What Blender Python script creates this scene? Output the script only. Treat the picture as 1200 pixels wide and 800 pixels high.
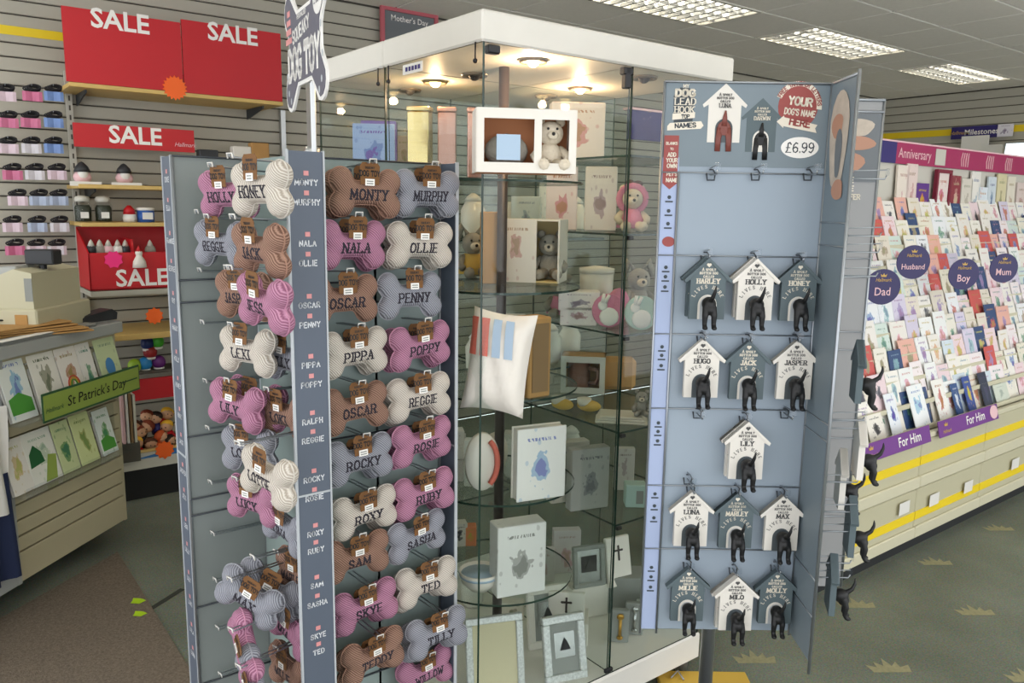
import bpy, bmesh, math, random
from mathutils import Vector, Matrix
random.seed(7)
for o in list(bpy.data.objects): bpy.data.objects.remove(o)
SC = bpy.context.scene
COL = SC.collection
PI = math.pi
# ---------------------------------------------------------------- camera
F_PX, PITCH, ROLL, YAW, CAM_H = 930.0, math.radians(9.55), math.radians(0.9), math.radians(52.6), 1.55
def _cam_rows():
    cy, sy = math.cos(YAW), math.sin(YAW); cp, sp = math.cos(PITCH), math.sin(PITCH); cr, sr = math.cos(ROLL), math.sin(ROLL)
    D = Matrix(((sy, -cy, 0), (0, 0, -1), (cy, sy, 0)))
    P = Matrix(((1, 0, 0), (0, cp, -sp), (0, sp, cp)))
    Q = Matrix(((cr, -sr, 0), (sr, cr, 0), (0, 0, 1)))
    return Q @ P @ D
M = _cam_rows(); MT = M.transposed(); CAM = Vector((0, 0, CAM_H))
cd = bpy.data.cameras.new('camera'); cam = bpy.data.objects.new('camera', cd); COL.objects.link(cam)
right, up, back = MT @ Vector((1, 0, 0)), MT @ Vector((0, -1, 0)), MT @ Vector((0, 0, -1))
cam.matrix_world = Matrix(((right.x, up.x, back.x, 0), (right.y, up.y, back.y, 0), (right.z, up.z, back.z, CAM_H), (0, 0, 0, 1)))
cd.sensor_width = 36; cd.sensor_fit = 'HORIZONTAL'; cd.lens = 36 * F_PX / 1200; cd.clip_start = .05
SC.camera = cam
# ---------------------------------------------------------------- world, exposure
W = bpy.data.worlds.new('daylight'); SC.world = W; W.use_nodes = True
bg = W.node_tree.nodes['Background']; bg.inputs[0].default_value = (.95, .97, 1, 1); bg.inputs[1].default_value = 2.2
vs = SC.view_settings; vs.view_transform = 'Standard'; vs.look = 'None'; vs.gamma = 1; vs.use_curve_mapping = False; vs.exposure = 0.05
TUBE_POWER = 12.0
try: SC.cycles.transparent_max_bounces = 40
except Exception: pass
# ---------------------------------------------------------------- pixel helpers (place things where they stand in the room)
def ray(px, py): return MT @ Vector((px - 600, py - 400, F_PX))
def on(ax, v, px, py):
    d = ray(px, py); t = (v - CAM[ax]) / d[ax]; return CAM + d * t
def onx(v, a, b): return on(0, v, a, b)
def ony(v, a, b): return on(1, v, a, b)
def onz(v, a, b): return on(2, v, a, b)
def onplane(P, n, px, py):
    d = ray(px, py); P = Vector(P); n = Vector(n); return CAM + d * ((P - CAM).dot(n) / d.dot(n))
def proj(P):
    q = M @ (Vector(P) - CAM); return 600 + F_PX * q.x / q.z, 400 + F_PX * q.y / q.z, q.z
def in_frame(P, m=40):
    x, y, z = proj(P); return z > .1 and -m < x < 1200 + m and -m < y < 800 + m
# ---------------------------------------------------------------- materials
def lin(c):
    if isinstance(c, str): c = tuple(int(c[i:i + 2], 16) for i in (0, 2, 4))
    return tuple(((v / 255) / 12.92 if v / 255 <= .04045 else ((v / 255 + .055) / 1.055) ** 2.4) for v in c)
MATS = {}
def mat(name, col='cccccc', rough=.6, metal=0, noise=None, bump=None, emit=0, coat=0, spec=.5):
    if name in MATS: return MATS[name]
    m = bpy.data.materials.new(name); m.use_nodes = True; nt = m.node_tree; b = nt.nodes['Principled BSDF']
    c = lin(col); b.inputs['Base Color'].default_value = (*c, 1); b.inputs['Roughness'].default_value = rough; b.inputs['Metallic'].default_value = metal
    b.inputs['Specular IOR Level'].default_value = spec
    if coat: b.inputs['Coat Weight'].default_value = coat
    if emit: b.inputs['Emission Color'].default_value = (*c, 1); b.inputs['Emission Strength'].default_value = emit
    tc = nt.nodes.new('ShaderNodeTexCoord')
    if noise:
        n = nt.nodes.new('ShaderNodeTexNoise'); n.inputs['Scale'].default_value = noise[0]; n.inputs['Detail'].default_value = 4
        nt.links.new(tc.outputs['Object'], n.inputs['Vector'])
        mx = nt.nodes.new('ShaderNodeMix'); mx.data_type = 'RGBA'; a = noise[1]
        mx.inputs[6].default_value = (*[v * (1 - a) for v in c], 1); mx.inputs[7].default_value = (*[min(1, v * (1 + a)) for v in c], 1)
        nt.links.new(n.outputs['Fac'], mx.inputs[0]); nt.links.new(mx.outputs[2], b.inputs['Base Color'])
    if bump:
        n = nt.nodes.new('ShaderNodeTexNoise'); n.inputs['Scale'].default_value = bump[0]; nt.links.new(tc.outputs['Object'], n.inputs['Vector'])
        bp = nt.nodes.new('ShaderNodeBump'); bp.inputs['Strength'].default_value = bump[1]; bp.inputs['Distance'].default_value = .004
        nt.links.new(n.outputs['Fac'], bp.inputs['Height']); nt.links.new(bp.outputs[0], b.inputs['Normal'])
    MATS[name] = m; return m
def knit(name, c1, c2, scale=80, angle=.75):
    if name in MATS: return MATS[name]
    m = mat(name, c1, .95); nt = m.node_tree; b = nt.nodes['Principled BSDF']; tc = nt.nodes.new('ShaderNodeTexCoord')
    mp = nt.nodes.new('ShaderNodeMapping'); mp.inputs['Rotation'].default_value = (0, angle, 0); nt.links.new(tc.outputs['Object'], mp.inputs[0])
    w = nt.nodes.new('ShaderNodeTexWave'); w.inputs['Scale'].default_value = scale; w.inputs['Distortion'].default_value = 5; w.inputs['Detail'].default_value = 1; w.inputs['Detail Scale'].default_value = .35
    nt.links.new(mp.outputs[0], w.inputs['Vector'])
    mx = nt.nodes.new('ShaderNodeMix'); mx.data_type = 'RGBA'; mx.inputs[6].default_value = (*lin(c2), 1); mx.inputs[7].default_value = (*lin(c1), 1)
    nt.links.new(w.outputs['Fac'], mx.inputs[0]); nt.links.new(mx.outputs[2], b.inputs['Base Color'])
    bp = nt.nodes.new('ShaderNodeBump'); bp.inputs['Strength'].default_value = .6; bp.inputs['Distance'].default_value = .002
    nt.links.new(w.outputs['Fac'], bp.inputs['Height']); nt.links.new(bp.outputs[0], b.inputs['Normal'])
    return m
def glass(name, tint=(.93, .97, .95), refl=.75):
    m = bpy.data.materials.new(name); m.use_nodes = True; nt = m.node_tree; nt.nodes.remove(nt.nodes['Principled BSDF']); out = nt.nodes['Material Output']
    t = nt.nodes.new('ShaderNodeBsdfTransparent'); t.inputs[0].default_value = (*tint, 1)
    g = nt.nodes.new('ShaderNodeBsdfGlossy'); g.inputs['Roughness'].default_value = .02; g.inputs[0].default_value = (refl, refl, refl, 1)
    lw = nt.nodes.new('ShaderNodeLayerWeight'); lw.inputs[0].default_value = .5
    pw = nt.nodes.new('ShaderNodeMath'); pw.operation = 'POWER'; nt.links.new(lw.outputs['Facing'], pw.inputs[0]); pw.inputs[1].default_value = 5
    ma = nt.nodes.new('ShaderNodeMath'); ma.operation = 'MULTIPLY_ADD'; nt.links.new(pw.outputs[0], ma.inputs[0]); ma.inputs[1].default_value = .6; ma.inputs[2].default_value = .025
    mx = nt.nodes.new('ShaderNodeMixShader'); nt.links.new(ma.outputs[0], mx.inputs[0]); nt.links.new(t.outputs[0], mx.inputs[1]); nt.links.new(g.outputs[0], mx.inputs[2])
    nt.links.new(mx.outputs[0], out.inputs[0]); MATS[name] = m; return m
def print_mat(name='printed_card'):
    """flat card print: ground from the object's colour, motif colour from its 'motif' property"""
    m = mat(name, 'ffffff', .45); nt = m.node_tree; N = nt.nodes; L = nt.links.new; b = N['Principled BSDF']
    tc = N.new('ShaderNodeTexCoord'); oi = N.new('ShaderNodeObjectInfo'); at = N.new('ShaderNodeAttribute'); at.attribute_type = 'OBJECT'; at.attribute_name = 'motif'
    sx = N.new('ShaderNodeSeparateXYZ'); L(tc.outputs['Generated'], sx.inputs[0])
    def math_(op, a, bb=None, c=None):
        n = N.new('ShaderNodeMath'); n.operation = op
        for i, v in enumerate((a, bb, c)):
            if v is None: continue
            if isinstance(v, (int, float)): n.inputs[i].default_value = v
            else: L(v, n.inputs[i])
        return n.outputs[0]
    seed = math_('MULTIPLY', oi.outputs['Random'], 91.0)
    nz = N.new('ShaderNodeTexNoise'); nz.noise_dimensions = '4D'; nz.inputs['Scale'].default_value = 5; nz.inputs['Detail'].default_value = 2; L(tc.outputs['Generated'], nz.inputs['Vector']); L(seed, nz.inputs['W'])
    dx = math_('MULTIPLY', math_('SUBTRACT', sx.outputs['X'], .5), 1.05); dz = math_('SUBTRACT', sx.outputs['Z'], math_('ADD', .36, math_('MULTIPLY', oi.outputs['Random'], .2)))
    d = math_('SQRT', math_('ADD', math_('MULTIPLY', dx, dx), math_('MULTIPLY', dz, dz)))
    dd = math_('ADD', d, math_('MULTIPLY', math_('SUBTRACT', nz.outputs['Fac'], .5), .75))
    blob = math_('LESS_THAN', dd, math_('ADD', .13, math_('MULTIPLY', nz.outputs['Fac'], .12)))
    sp = N.new('ShaderNodeTexVoronoi'); sp.voronoi_dimensions = '4D'; sp.inputs['Scale'].default_value = 6.5; L(tc.outputs['Generated'], sp.inputs['Vector']); L(seed, sp.inputs['W'])
    dots = math_('LESS_THAN', sp.outputs['Distance'], .26)
    inner = math_('LESS_THAN', dd, .1)
    # a line of lettering near the top
    band = math_('MULTIPLY', math_('GREATER_THAN', sx.outputs['Z'], .82), math_('LESS_THAN', sx.outputs['Z'], .865))
    inx = math_('MULTIPLY', math_('GREATER_THAN', sx.outputs['X'], .2), math_('LESS_THAN', sx.outputs['X'], .8))
    sq = math_('GREATER_THAN', math_('SINE', math_('ADD', math_('MULTIPLY', sx.outputs['X'], 95.0), math_('MULTIPLY', nz.outputs['Fac'], 30.0))), .0)
    txt = math_('MULTIPLY', math_('MULTIPLY', band, inx), sq)
    def mix(f, a, c):
        n = N.new('ShaderNodeMix'); n.data_type = 'RGBA'; L(f, n.inputs[0])
        for i, v in ((6, a), (7, c)):
            if isinstance(v, tuple): n.inputs[i].default_value = (*v, 1)
            else: L(v, n.inputs[i])
        return n.outputs[2]
    half = N.new('ShaderNodeMix'); half.data_type = 'RGBA'; half.inputs[0].default_value = .45; L(oi.outputs['Color'], half.inputs[6]); L(at.outputs['Color'], half.inputs[7])
    hs = N.new('ShaderNodeHueSaturation'); hs.inputs['Hue'].default_value = .56; hs.inputs['Value'].default_value = .8; L(at.outputs['Color'], hs.inputs['Color'])
    c = mix(dots, oi.outputs['Color'], half.outputs[2]); soft = N.new('ShaderNodeMix'); soft.data_type = 'RGBA'; soft.inputs[0].default_value = .8; L(oi.outputs['Color'], soft.inputs[6]); L(at.outputs['Color'], soft.inputs[7]); c = mix(blob, c, soft.outputs[2]); c = mix(inner, c, hs.outputs[0]); c = mix(txt, c, hs.outputs[0])
    L(c, b.inputs['Base Color']); return m
# ---------------------------------------------------------------- mesh building
class MB:
    def __init__(s): s.v = []; s.f = []; s.mi = []; s.slot = 0
    def add(s, vs, fs, T=None):
        k = len(s.v); s.v += [tuple(T @ Vector(v)) if T else tuple(v) for v in vs]
        s.f += [tuple(i + k for i in f) for f in fs]; s.mi += [s.slot] * len(fs); return s
    def box(s, x0, x1, y0, y1, z0, z1, T=None):
        return s.add([(x0, y0, z0), (x1, y0, z0), (x1, y1, z0), (x0, y1, z0), (x0, y0, z1), (x1, y0, z1), (x1, y1, z1), (x0, y1, z1)],
                     [(3, 2, 1, 0), (4, 5, 6, 7), (0, 1, 5, 4), (1, 2, 6, 5), (2, 3, 7, 6), (3, 0, 4, 7)], T)
    def bbox(s, x0, x1, y0, y1, z0, z1, b=.004, T=None):
        """box with chamfered edges"""
        b = min(b, (x1 - x0) * .45, (y1 - y0) * .45, (z1 - z0) * .45); vs = []; idx = {}
        X, Y, Z = (x0, x1), (y0, y1), (z0, z1)
        for i in (0, 1):
            for j in (0, 1):
                for k in (0, 1):
                    si, sj, sk = (1, -1)[i], (1, -1)[j], (1, -1)[k]
                    for a in range(3):
                        p = [X[i] + si * b, Y[j] + sj * b, Z[k] + sk * b]; p[a] = (X[i], Y[j], Z[k])[a]
                        idx[i, j, k, a] = len(vs); vs.append(p)
        fs = []
        for a in range(3):
            o1, o2 = [q for q in range(3) if q != a]
            for e in (0, 1):
                r = []
                for u, w in ((0, 0), (1, 0), (1, 1), (0, 1)):
                    key = [0, 0, 0]; key[a] = e; key[o1] = u; key[o2] = w; r.append(idx[(*key, a)])
                fs.append(r)
        for a in range(3):
            o1, o2 = [q for q in range(3) if q != a]
            for u in (0, 1):
                for w in (0, 1):
                    k0 = [0, 0, 0]; k0[o1] = u; k0[o2] = w; k1 = list(k0); k1[a] = 1
                    fs.append([idx[(*k0, o1)], idx[(*k1, o1)], idx[(*k1, o2)], idx[(*k0, o2)]])
        for i in (0, 1):
            for j in (0, 1):
                for k in (0, 1): fs.append([idx[i, j, k, 0], idx[i, j, k, 1], idx[i, j, k, 2]])
        return s.add(vs, fs, T)
    def prism(s, pts, y0, y1, T=None):
        """polygon in XZ extruded along Y"""
        n = len(pts); vs = [(p[0], y0, p[1]) for p in pts] + [(p[0], y1, p[1]) for p in pts]
        fs = [tuple(range(n)), tuple(range(2 * n - 1, n - 1, -1))] + [(i, (i + 1) % n, n + (i + 1) % n, n + i) for i in range(n)]
        return s.add(vs, fs, T)
    def tube(s, pts, r, n=6, T=None, cap=True):
        pts = [Vector(p) for p in pts]; rs = r if isinstance(r, (list, tuple)) else [r] * len(pts); vs = []; fs = []; ref = None
        for i, p in enumerate(pts):
            t = (pts[min(i + 1, len(pts) - 1)] - pts[max(i - 1, 0)]).normalized()
            if ref is None: ref = t.orthogonal().normalized()
            u = (ref - t * ref.dot(t)); u = u.normalized() if u.length > 1e-6 else t.orthogonal().normalized(); ref = u; w = t.cross(u)
            for k in range(n):
                a = 2 * PI * k / n; vs.append(p + (u * math.cos(a) + w * math.sin(a)) * rs[i])
        for i in range(len(pts) - 1):
            for k in range(n): fs.append((i * n + k, i * n + (k + 1) % n, (i + 1) * n + (k + 1) % n, (i + 1) * n + k))
        if cap: fs += [tuple(range(n - 1, -1, -1)), tuple((len(pts) - 1) * n + k for k in range(n))]
        return s.add(vs, fs, T)
    def lathe(s, prof, n=20, T=None):
        """profile of (r, z) spun round Z"""
        vs = []; fs = []
        for r, z in prof:
            for k in range(n): a = 2 * PI * k / n; vs.append((r * math.cos(a), r * math.sin(a), z))
        for i in range(len(prof) - 1):
            for k in range(n): fs.append((i * n + k, i * n + (k + 1) % n, (i + 1) * n + (k + 1) % n, (i + 1) * n + k))
        fs += [tuple(range(n - 1, -1, -1)), tuple((len(prof) - 1) * n + k for k in range(n))]
        return s.add(vs, fs, T)
    def ball(s, c, rx, ry=None, rz=None, n=12, m=8, T=None):
        ry = ry or rx; rz = rz or rx; prof = [(max(1e-4, math.sin(PI * i / m)), -math.cos(PI * i / m)) for i in range(m + 1)]
        q = Matrix.Translation(Vector(c)) @ Matrix.Diagonal((rx, ry, rz, 1)); return s.lathe(prof, n, (T @ q) if T else q)
    def curve_sheet(s, nx, ny, fn):
        k = [fn(i / nx, j / ny) for j in range(ny + 1) for i in range(nx + 1)]
        return s.add(k, [(j * (nx + 1) + i, j * (nx + 1) + i + 1, (j + 1) * (nx + 1) + i + 1, (j + 1) * (nx + 1) + i) for j in range(ny) for i in range(nx)])
CEN = {}
def obj(name, mb, m, parent=None, smooth=False, center=True):
    vs = mb.v
    if center and vs:
        lo = [min(v[i] for v in vs) for i in range(3)]; hi = [max(v[i] for v in vs) for i in range(3)]; c = Vector([(lo[i] + hi[i]) / 2 for i in range(3)])
    else: c = Vector((0, 0, 0))
    me = bpy.data.meshes.new(name); me.from_pydata([tuple(Vector(v) - c) for v in vs], [], mb.f)
    ms = m if isinstance(m, (list, tuple)) else [m]
    for q in ms: me.materials.append(MATS[q] if isinstance(q, str) else q)
    if len(ms) > 1:
        for p, i in zip(me.polygons, mb.mi): p.material_index = i
    if smooth:
        for p in me.polygons: p.use_smooth = True
    bm = bmesh.new(); bm.from_mesh(me); bmesh.ops.recalc_face_normals(bm, faces=bm.faces); bm.to_mesh(me); bm.free()
    return link(name, me, parent, c)
def link(name, me, parent=None, c=Vector((0, 0, 0))):
    o = bpy.data.objects.new(name, me); COL.objects.link(o); CEN[o] = c
    if parent: o.parent = parent; o.location = c - CEN.get(parent, Vector((0, 0, 0)))
    else: o.location = c
    return o
LABELS = {}
def tag(o, label, cat, group=None, kind=None):
    o['label'] = label; o['category'] = cat
    if group: o['group'] = group
    if kind: o['kind'] = kind
    LABELS.setdefault(label, []).append(o); return o
def thing(name, label, cat, loc=(0, 0, 0), rz=0, group=None):
    o = bpy.data.objects.new(name, None); COL.objects.link(o); o.empty_display_size = .05
    o.location = loc; o.rotation_euler = (0, 0, rz); CEN[o] = Vector((0, 0, 0)); return tag(o, label, cat, group)
def struct(o): o['kind'] = 'structure'; return o
def copy_tree(o, parent=None):
    c = o.copy(); COL.objects.link(c); c.parent = parent
    for ch in list(o.children): copy_tree(ch, c)
    return c
def rot(ax, a): return Matrix.Rotation(a, 4, ax)
def tr(x, y, z): return Matrix.Translation((x, y, z))
# ---------------------------------------------------------------- lettering
G = {
'A': [[(0,0),(.3,1),(.6,0)],[(.12,.36),(.48,.36)]], 'B': [[(0,0),(0,1),(.36,1),(.5,.88),(.5,.65),(.36,.53),(0,.53)],[(.36,.53),(.56,.4),(.56,.14),(.38,0),(0,0)]],
'C': [[(.56,.78),(.42,1),(.2,1),(0,.75),(0,.25),(.2,0),(.42,0),(.56,.22)]], 'D': [[(0,0),(0,1),(.3,1),(.56,.75),(.56,.25),(.3,0),(0,0)]],
'E': [[(.5,1),(0,1),(0,0),(.5,0)],[(0,.52),(.4,.52)]], 'F': [[(.5,1),(0,1),(0,0)],[(0,.52),(.4,.52)]],
'G': [[(.56,.8),(.42,1),(.2,1),(0,.75),(0,.25),(.2,0),(.42,0),(.56,.2),(.56,.45),(.34,.45)]], 'H': [[(0,0),(0,1)],[(.55,0),(.55,1)],[(0,.52),(.55,.52)]],
'I': [[(.1,0),(.1,1)]], 'J': [[(.4,1),(.4,.2),(.25,0),(.1,0),(0,.18)]], 'K': [[(0,0),(0,1)],[(.52,1),(0,.42)],[(.2,.6),(.56,0)]], 'L': [[(0,1),(0,0),(.5,0),(.5,.15)]],
'M': [[(0,0),(.04,1),(.37,.2),(.7,1),(.74,0)]], 'N': [[(0,0),(0,1),(.58,0),(.58,1)]], 'O': [[(.3,0),(.12,.07),(0,.3),(0,.7),(.12,.93),(.3,1),(.48,.93),(.6,.7),(.6,.3),(.48,.07),(.3,0)]],
'P': [[(0,0),(0,1),(.38,1),(.54,.86),(.54,.62),(.38,.47),(0,.47)]], 'Q': [[(.3,0),(.12,.07),(0,.3),(0,.7),(.12,.93),(.3,1),(.48,.93),(.6,.7),(.6,.3),(.48,.07),(.3,0)],[(.35,.2),(.6,-.08)]],
'R': [[(0,0),(0,1),(.38,1),(.54,.86),(.54,.64),(.38,.5),(0,.5)],[(.3,.5),(.58,0)]], 'S': [[(.5,.8),(.38,1),(.14,1),(0,.82),(.06,.6),(.46,.42),(.54,.2),(.4,0),(.14,0),(0,.2)]],
'T': [[(0,.82),(0,1),(.6,1),(.6,.82)],[(.3,1),(.3,0)]], 'U': [[(0,1),(0,.2),(.14,0),(.42,0),(.56,.2),(.56,1)]], 'V': [[(0,1),(.3,0),(.6,1)]],
'W': [[(0,1),(.18,0),(.4,.8),(.62,0),(.8,1)]], 'X': [[(0,0),(.56,1)],[(0,1),(.56,0)]], 'Y': [[(0,1),(.29,.48),(.58,1)],[(.29,.48),(.29,0)]], 'Z': [[(0,.85),(0,1),(.52,1),(0,0),(.54,0),(.54,.15)]],
'0': [[(.28,0),(.08,.15),(0,.5),(.08,.85),(.28,1),(.48,.85),(.56,.5),(.48,.15),(.28,0)]], '4': [[(.42,0),(.42,1),(0,.3),(.58,.3)]], '6': [[(.5,.9),(.3,1),(.08,.75),(0,.35),(.12,.05),(.32,0),(.52,.15),(.52,.42),(.3,.56),(.04,.42)]],
'9': [[(.04,.1),(.26,0),(.46,.25),(.54,.65),(.42,.95),(.22,1),(.02,.85),(.02,.58),(.24,.44),(.5,.58)]], '£': [[(.56,.82),(.42,1),(.22,.92),(.2,.6),(.16,.2),(0,0),(.56,0)],[(.02,.48),(.42,.48)]],
'5': [[(.5,1),(.06,1),(.02,.58),(.3,.62),(.5,.45),(.5,.15),(.3,0),(.02,.08)]], '.': [[(.05,0),(.05,.08)]], "'": [[(.08,1),(.03,.78)]], '-': [[(0,.45),(.35,.45)]], ',': [[(.08,.08),(.02,-.15)]]}
def stroke_text(txt, h, w=.16, serif=False, gap=.24, fn=None, squash=1.0):
    """flat lettering in XZ, centred on the origin; fn maps (x, z) to a point"""
    lays = []; x = 0
    for ch in txt:
        if ch == ' ': x += .45; continue
        g = G.get(ch.upper())
        if not g: continue
        k = 1 if ch.isupper() or not ch.isalpha() else .74
        lays.append((x, k, g)); x += max(p[0] for l in g for p in l) * k + gap
    wd = x - gap; segs = []
    for x0, k, g in lays:
        for l in g:
            q = [(x0 + a * k - wd / 2, b * k - .5) for a, b in l]
            for a, b in zip(q, q[1:]): segs.append((a, b))
            if serif:
                for e, nb in ((q[0], q[1]), (q[-1], q[-2])):
                    yy = e[1] + .5
                    if (abs(yy) < .01 or abs(yy - k) < .01) and abs(e[1] - nb[1]) > .2 and l[0] != l[-1]: segs.append(((e[0] - .15 * k, e[1]), (e[0] + .15 * k, e[1])))
                for e in q[1:-1]:
                    pass
    mb = MB(); fn = fn or (lambda a, b: (a, 0, b))
    for (ax, az), (bx, bz) in segs:
        dx, dz = bx - ax, bz - az; L = math.hypot(dx, dz) or 1; ux, uz = dx / L, dz / L
        ww = w if abs(uz) > .35 or not serif else w * .62
        ax -= ux * w * .35; az -= uz * w * .35; bx += ux * w * .35; bz += uz * w * .35; nx, nz = -uz * ww / 2, ux * ww / 2
        st = 2 if L > .45 else 1
        for i in range(st):
            t0, t1 = i / st, (i + 1) / st; c = []
            for t, s in ((t0, 1), (t1, 1), (t1, -1), (t0, -1)): c.append(fn((ax + (bx - ax) * t + nx * s) * h * squash, (az + (bz - az) * t + nz * s) * h))
            mb.add(c, [(3, 2, 1, 0)])
    return mb, wd * h * squash
_tc = {}
def font_mesh(txt, size, bold=0.0, shear=0):
    """lettering with the built-in font, as flat faces in XZ facing -Y, centred"""
    cu = bpy.data.curves.new('lettering', 'FONT'); cu.body = txt; cu.size = size; cu.align_x = 'CENTER'; cu.align_y = 'CENTER'; cu.offset = bold * size; cu.shear = shear; cu.resolution_u = 2
    o = bpy.data.objects.new('lettering', cu); COL.objects.link(o); dg = bpy.context.evaluated_depsgraph_get(); dg.update()
    me = bpy.data.meshes.new_from_object(o.evaluated_get(dg)); mb = MB()
    mb.add([(v.co.x, 0, v.co.y) for v in me.vertices], [tuple(p.vertices) for p in me.polygons])
    bpy.data.objects.remove(o); bpy.data.curves.remove(cu); bpy.data.meshes.remove(me); return mb
def xf(mb, T):
    r = MB(); r.v = [tuple(T @ Vector(v)) for v in mb.v]; r.f = mb.f; r.mi = mb.mi; return r
def basis(o, xdir, zdir=(0, 0, 1)):
    """local frame: X along xdir, Z along zdir, Y = into the surface"""
    x = Vector(xdir).normalized(); z = Vector(zdir).normalized(); y = z.cross(x).normalized(); z = x.cross(y)
    return Matrix(((x.x, y.x, z.x, o[0]), (x.y, y.y, z.y, o[1]), (x.z, y.z, z.z, o[2]), (0, 0, 0, 1)))
# ================================================================ SETTING
mat('slat', 'b4b0a2', .55, noise=(6, .05)); mat('groove', '57534b', .8); mat('yellow', 'f2d31c', .5); mat('black', '141414', .5); mat('white', 'e6e4de', .5); mat('offwhite', 'd8d4c6', .5)
mat('steel', 'b9bbbb', .3, .9); mat('wire', 'a3a8ad', .35, .8); mat('dark_wire', '3c4147', .45, .4); mat('red', 'c4121f', .45); mat('pine', 'd6b46c', .5, noise=(9, .15)); mat('navy_print', '2a1f6b', .5)
mat('print_white', 'f4f1ec', .5); mat('print_black', '1b1a1c', .6); mat('orange_fluor', 'ff6a18', .5); mat('pink_fluor', 'ff2f86', .5)
glass('glass_pane', (.955, .975, .965)); mat('glass_edge', '20382f', .2); glass('clear_plastic', (.95, .96, .97), .9)
WY, WX, CZ = 4.75, 8.75, 2.79
def carpet():
    m = mat('carpet', '6d7267', .95, spec=.1); nt = m.node_tree; N = nt.nodes; L = nt.links.new; b = N['Principled BSDF']; tc = N.new('ShaderNodeTexCoord')
    v = N.new('ShaderNodeTexVoronoi'); v.inputs['Scale'].default_value = 75; v.inputs['Randomness'].default_value = .45; L(tc.outputs['Object'], v.inputs['Vector'])
    rp = N.new('ShaderNodeValToRGB'); rp.color_ramp.elements[0].position = .12; rp.color_ramp.elements[1].position = .3
    rp.color_ramp.elements[0].color = (*lin('50574f'), 1); rp.color_ramp.elements[1].color = (*lin('787d70'), 1); L(v.outputs['Distance'], rp.inputs[0])
    n = N.new('ShaderNodeTexNoise'); n.inputs['Scale'].default_value = 170; n.inputs['Detail'].default_value = 3; L(tc.outputs['Object'], n.inputs['Vector'])
    n2 = N.new('ShaderNodeTexNoise'); n2.inputs['Scale'].default_value = 2.2; n2.inputs['Detail'].default_value = 4; L(tc.outputs['Object'], n2.inputs['Vector'])
    mx = N.new('ShaderNodeMix'); mx.data_type = 'RGBA'; mx.blend_type = 'OVERLAY'; mx.inputs[0].default_value = .7; L(rp.outputs[0], mx.inputs[6]); L(n.outputs['Color'], mx.inputs[7])
    mx2 = N.new('ShaderNodeMix'); mx2.data_type = 'RGBA'; mx2.blend_type = 'SOFT_LIGHT'; mx2.inputs[0].default_value = .6; L(mx.outputs[2], mx2.inputs[6]); L(n2.outputs['Fac'], mx2.inputs[7])
    L(mx2.outputs[2], b.inputs['Base Color'])
    bp = N.new('ShaderNodeBump'); bp.inputs['Strength'].default_value = .5; bp.inputs['Distance'].default_value = .004; L(n.outputs['Fac'], bp.inputs['Height']); L(bp.outputs[0], b.inputs['Normal'])
carpet()
floor = struct(obj('floor', MB().box(-2.0, WX, -2.0, WY, -.1, 0), 'carpet'))
# woven crowns in the carpet, on their lattice
mat('crown_gold', '9c9878', .95, noise=(60, .3), spec=.1)
def crown_mb():
    mb = MB(); w = .066
    pts = [(-w, -.012), (-w * 1.15, .012), (-w * .62, .004), (-w * .6, .022), (-w * .22, .008), (0, .034), (w * .22, .008), (w * .6, .022), (w * .62, .004), (w * 1.15, .012), (w, -.012)]
    mb.add([(a, b * 1.9, 0) for a, b in pts], [tuple(range(len(pts)))]); return mb
crown_me = None
for j in range(-6, 12):
    for i in range(-8, 12):
        x = 2.262 + .666 * i + (.333 if j % 2 else 0); y = 1.525 - .309 * j
        if x < .7 and y < 3.75: continue
        if not in_frame((x, y, 0), 60) or y > 4.2 or (y > 1.58 and x > 1.05) or x > 4.7: continue
        if crown_me is None:
            o = obj('crown_motif', crown_mb(), 'crown_gold', floor); crown_me = o.data
        else: o = link('crown_motif', crown_me, floor)
        o.location = Vector((x, y, .0012)) - CEN[floor]; o.rotation_euler = (0, 0, -.62)
# slatwalls
wl = struct(obj('wall_left', MB().box(-2.0, WX + .12, WY + .012, WY + .12, 0, CZ + .11), 'groove'))
wr = struct(obj('wall_right', MB().box(WX + .012, WX + .12, -2.0, WY + .012, 0, CZ + .11), 'groove'))
def slats(parent, alongx, pitch, z0, stripe):
    me = None; z = z0
    while z < CZ - .01:
        mb = MB(); h = min(pitch - .007, CZ - z - .002)
        if alongx: mb.bbox(-2.0, WX, WY - .004, WY + .012, z, z + h, .003)
        else: mb.bbox(WX - .004, WX + .012, -2.0, WY, z, z + h, .003)
        obj('slat', mb, 'yellow' if abs(z + h / 2 - stripe) < pitch / 2 and 0 else 'slat', parent); z += pitch
slats(wl, True, .0675, .02, 0); slats(wr, False, .0835, .03, 0)
st = struct(obj('trim_1', MB().box(-2.0, .85, WY - .008, WY - .004, 2.348, 2.39), 'yellow'))
st = struct(obj('trim_2', MB().box(WX - .008, WX - .004, -1, WY, 2.36, 2.425), 'yellow'))
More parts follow.
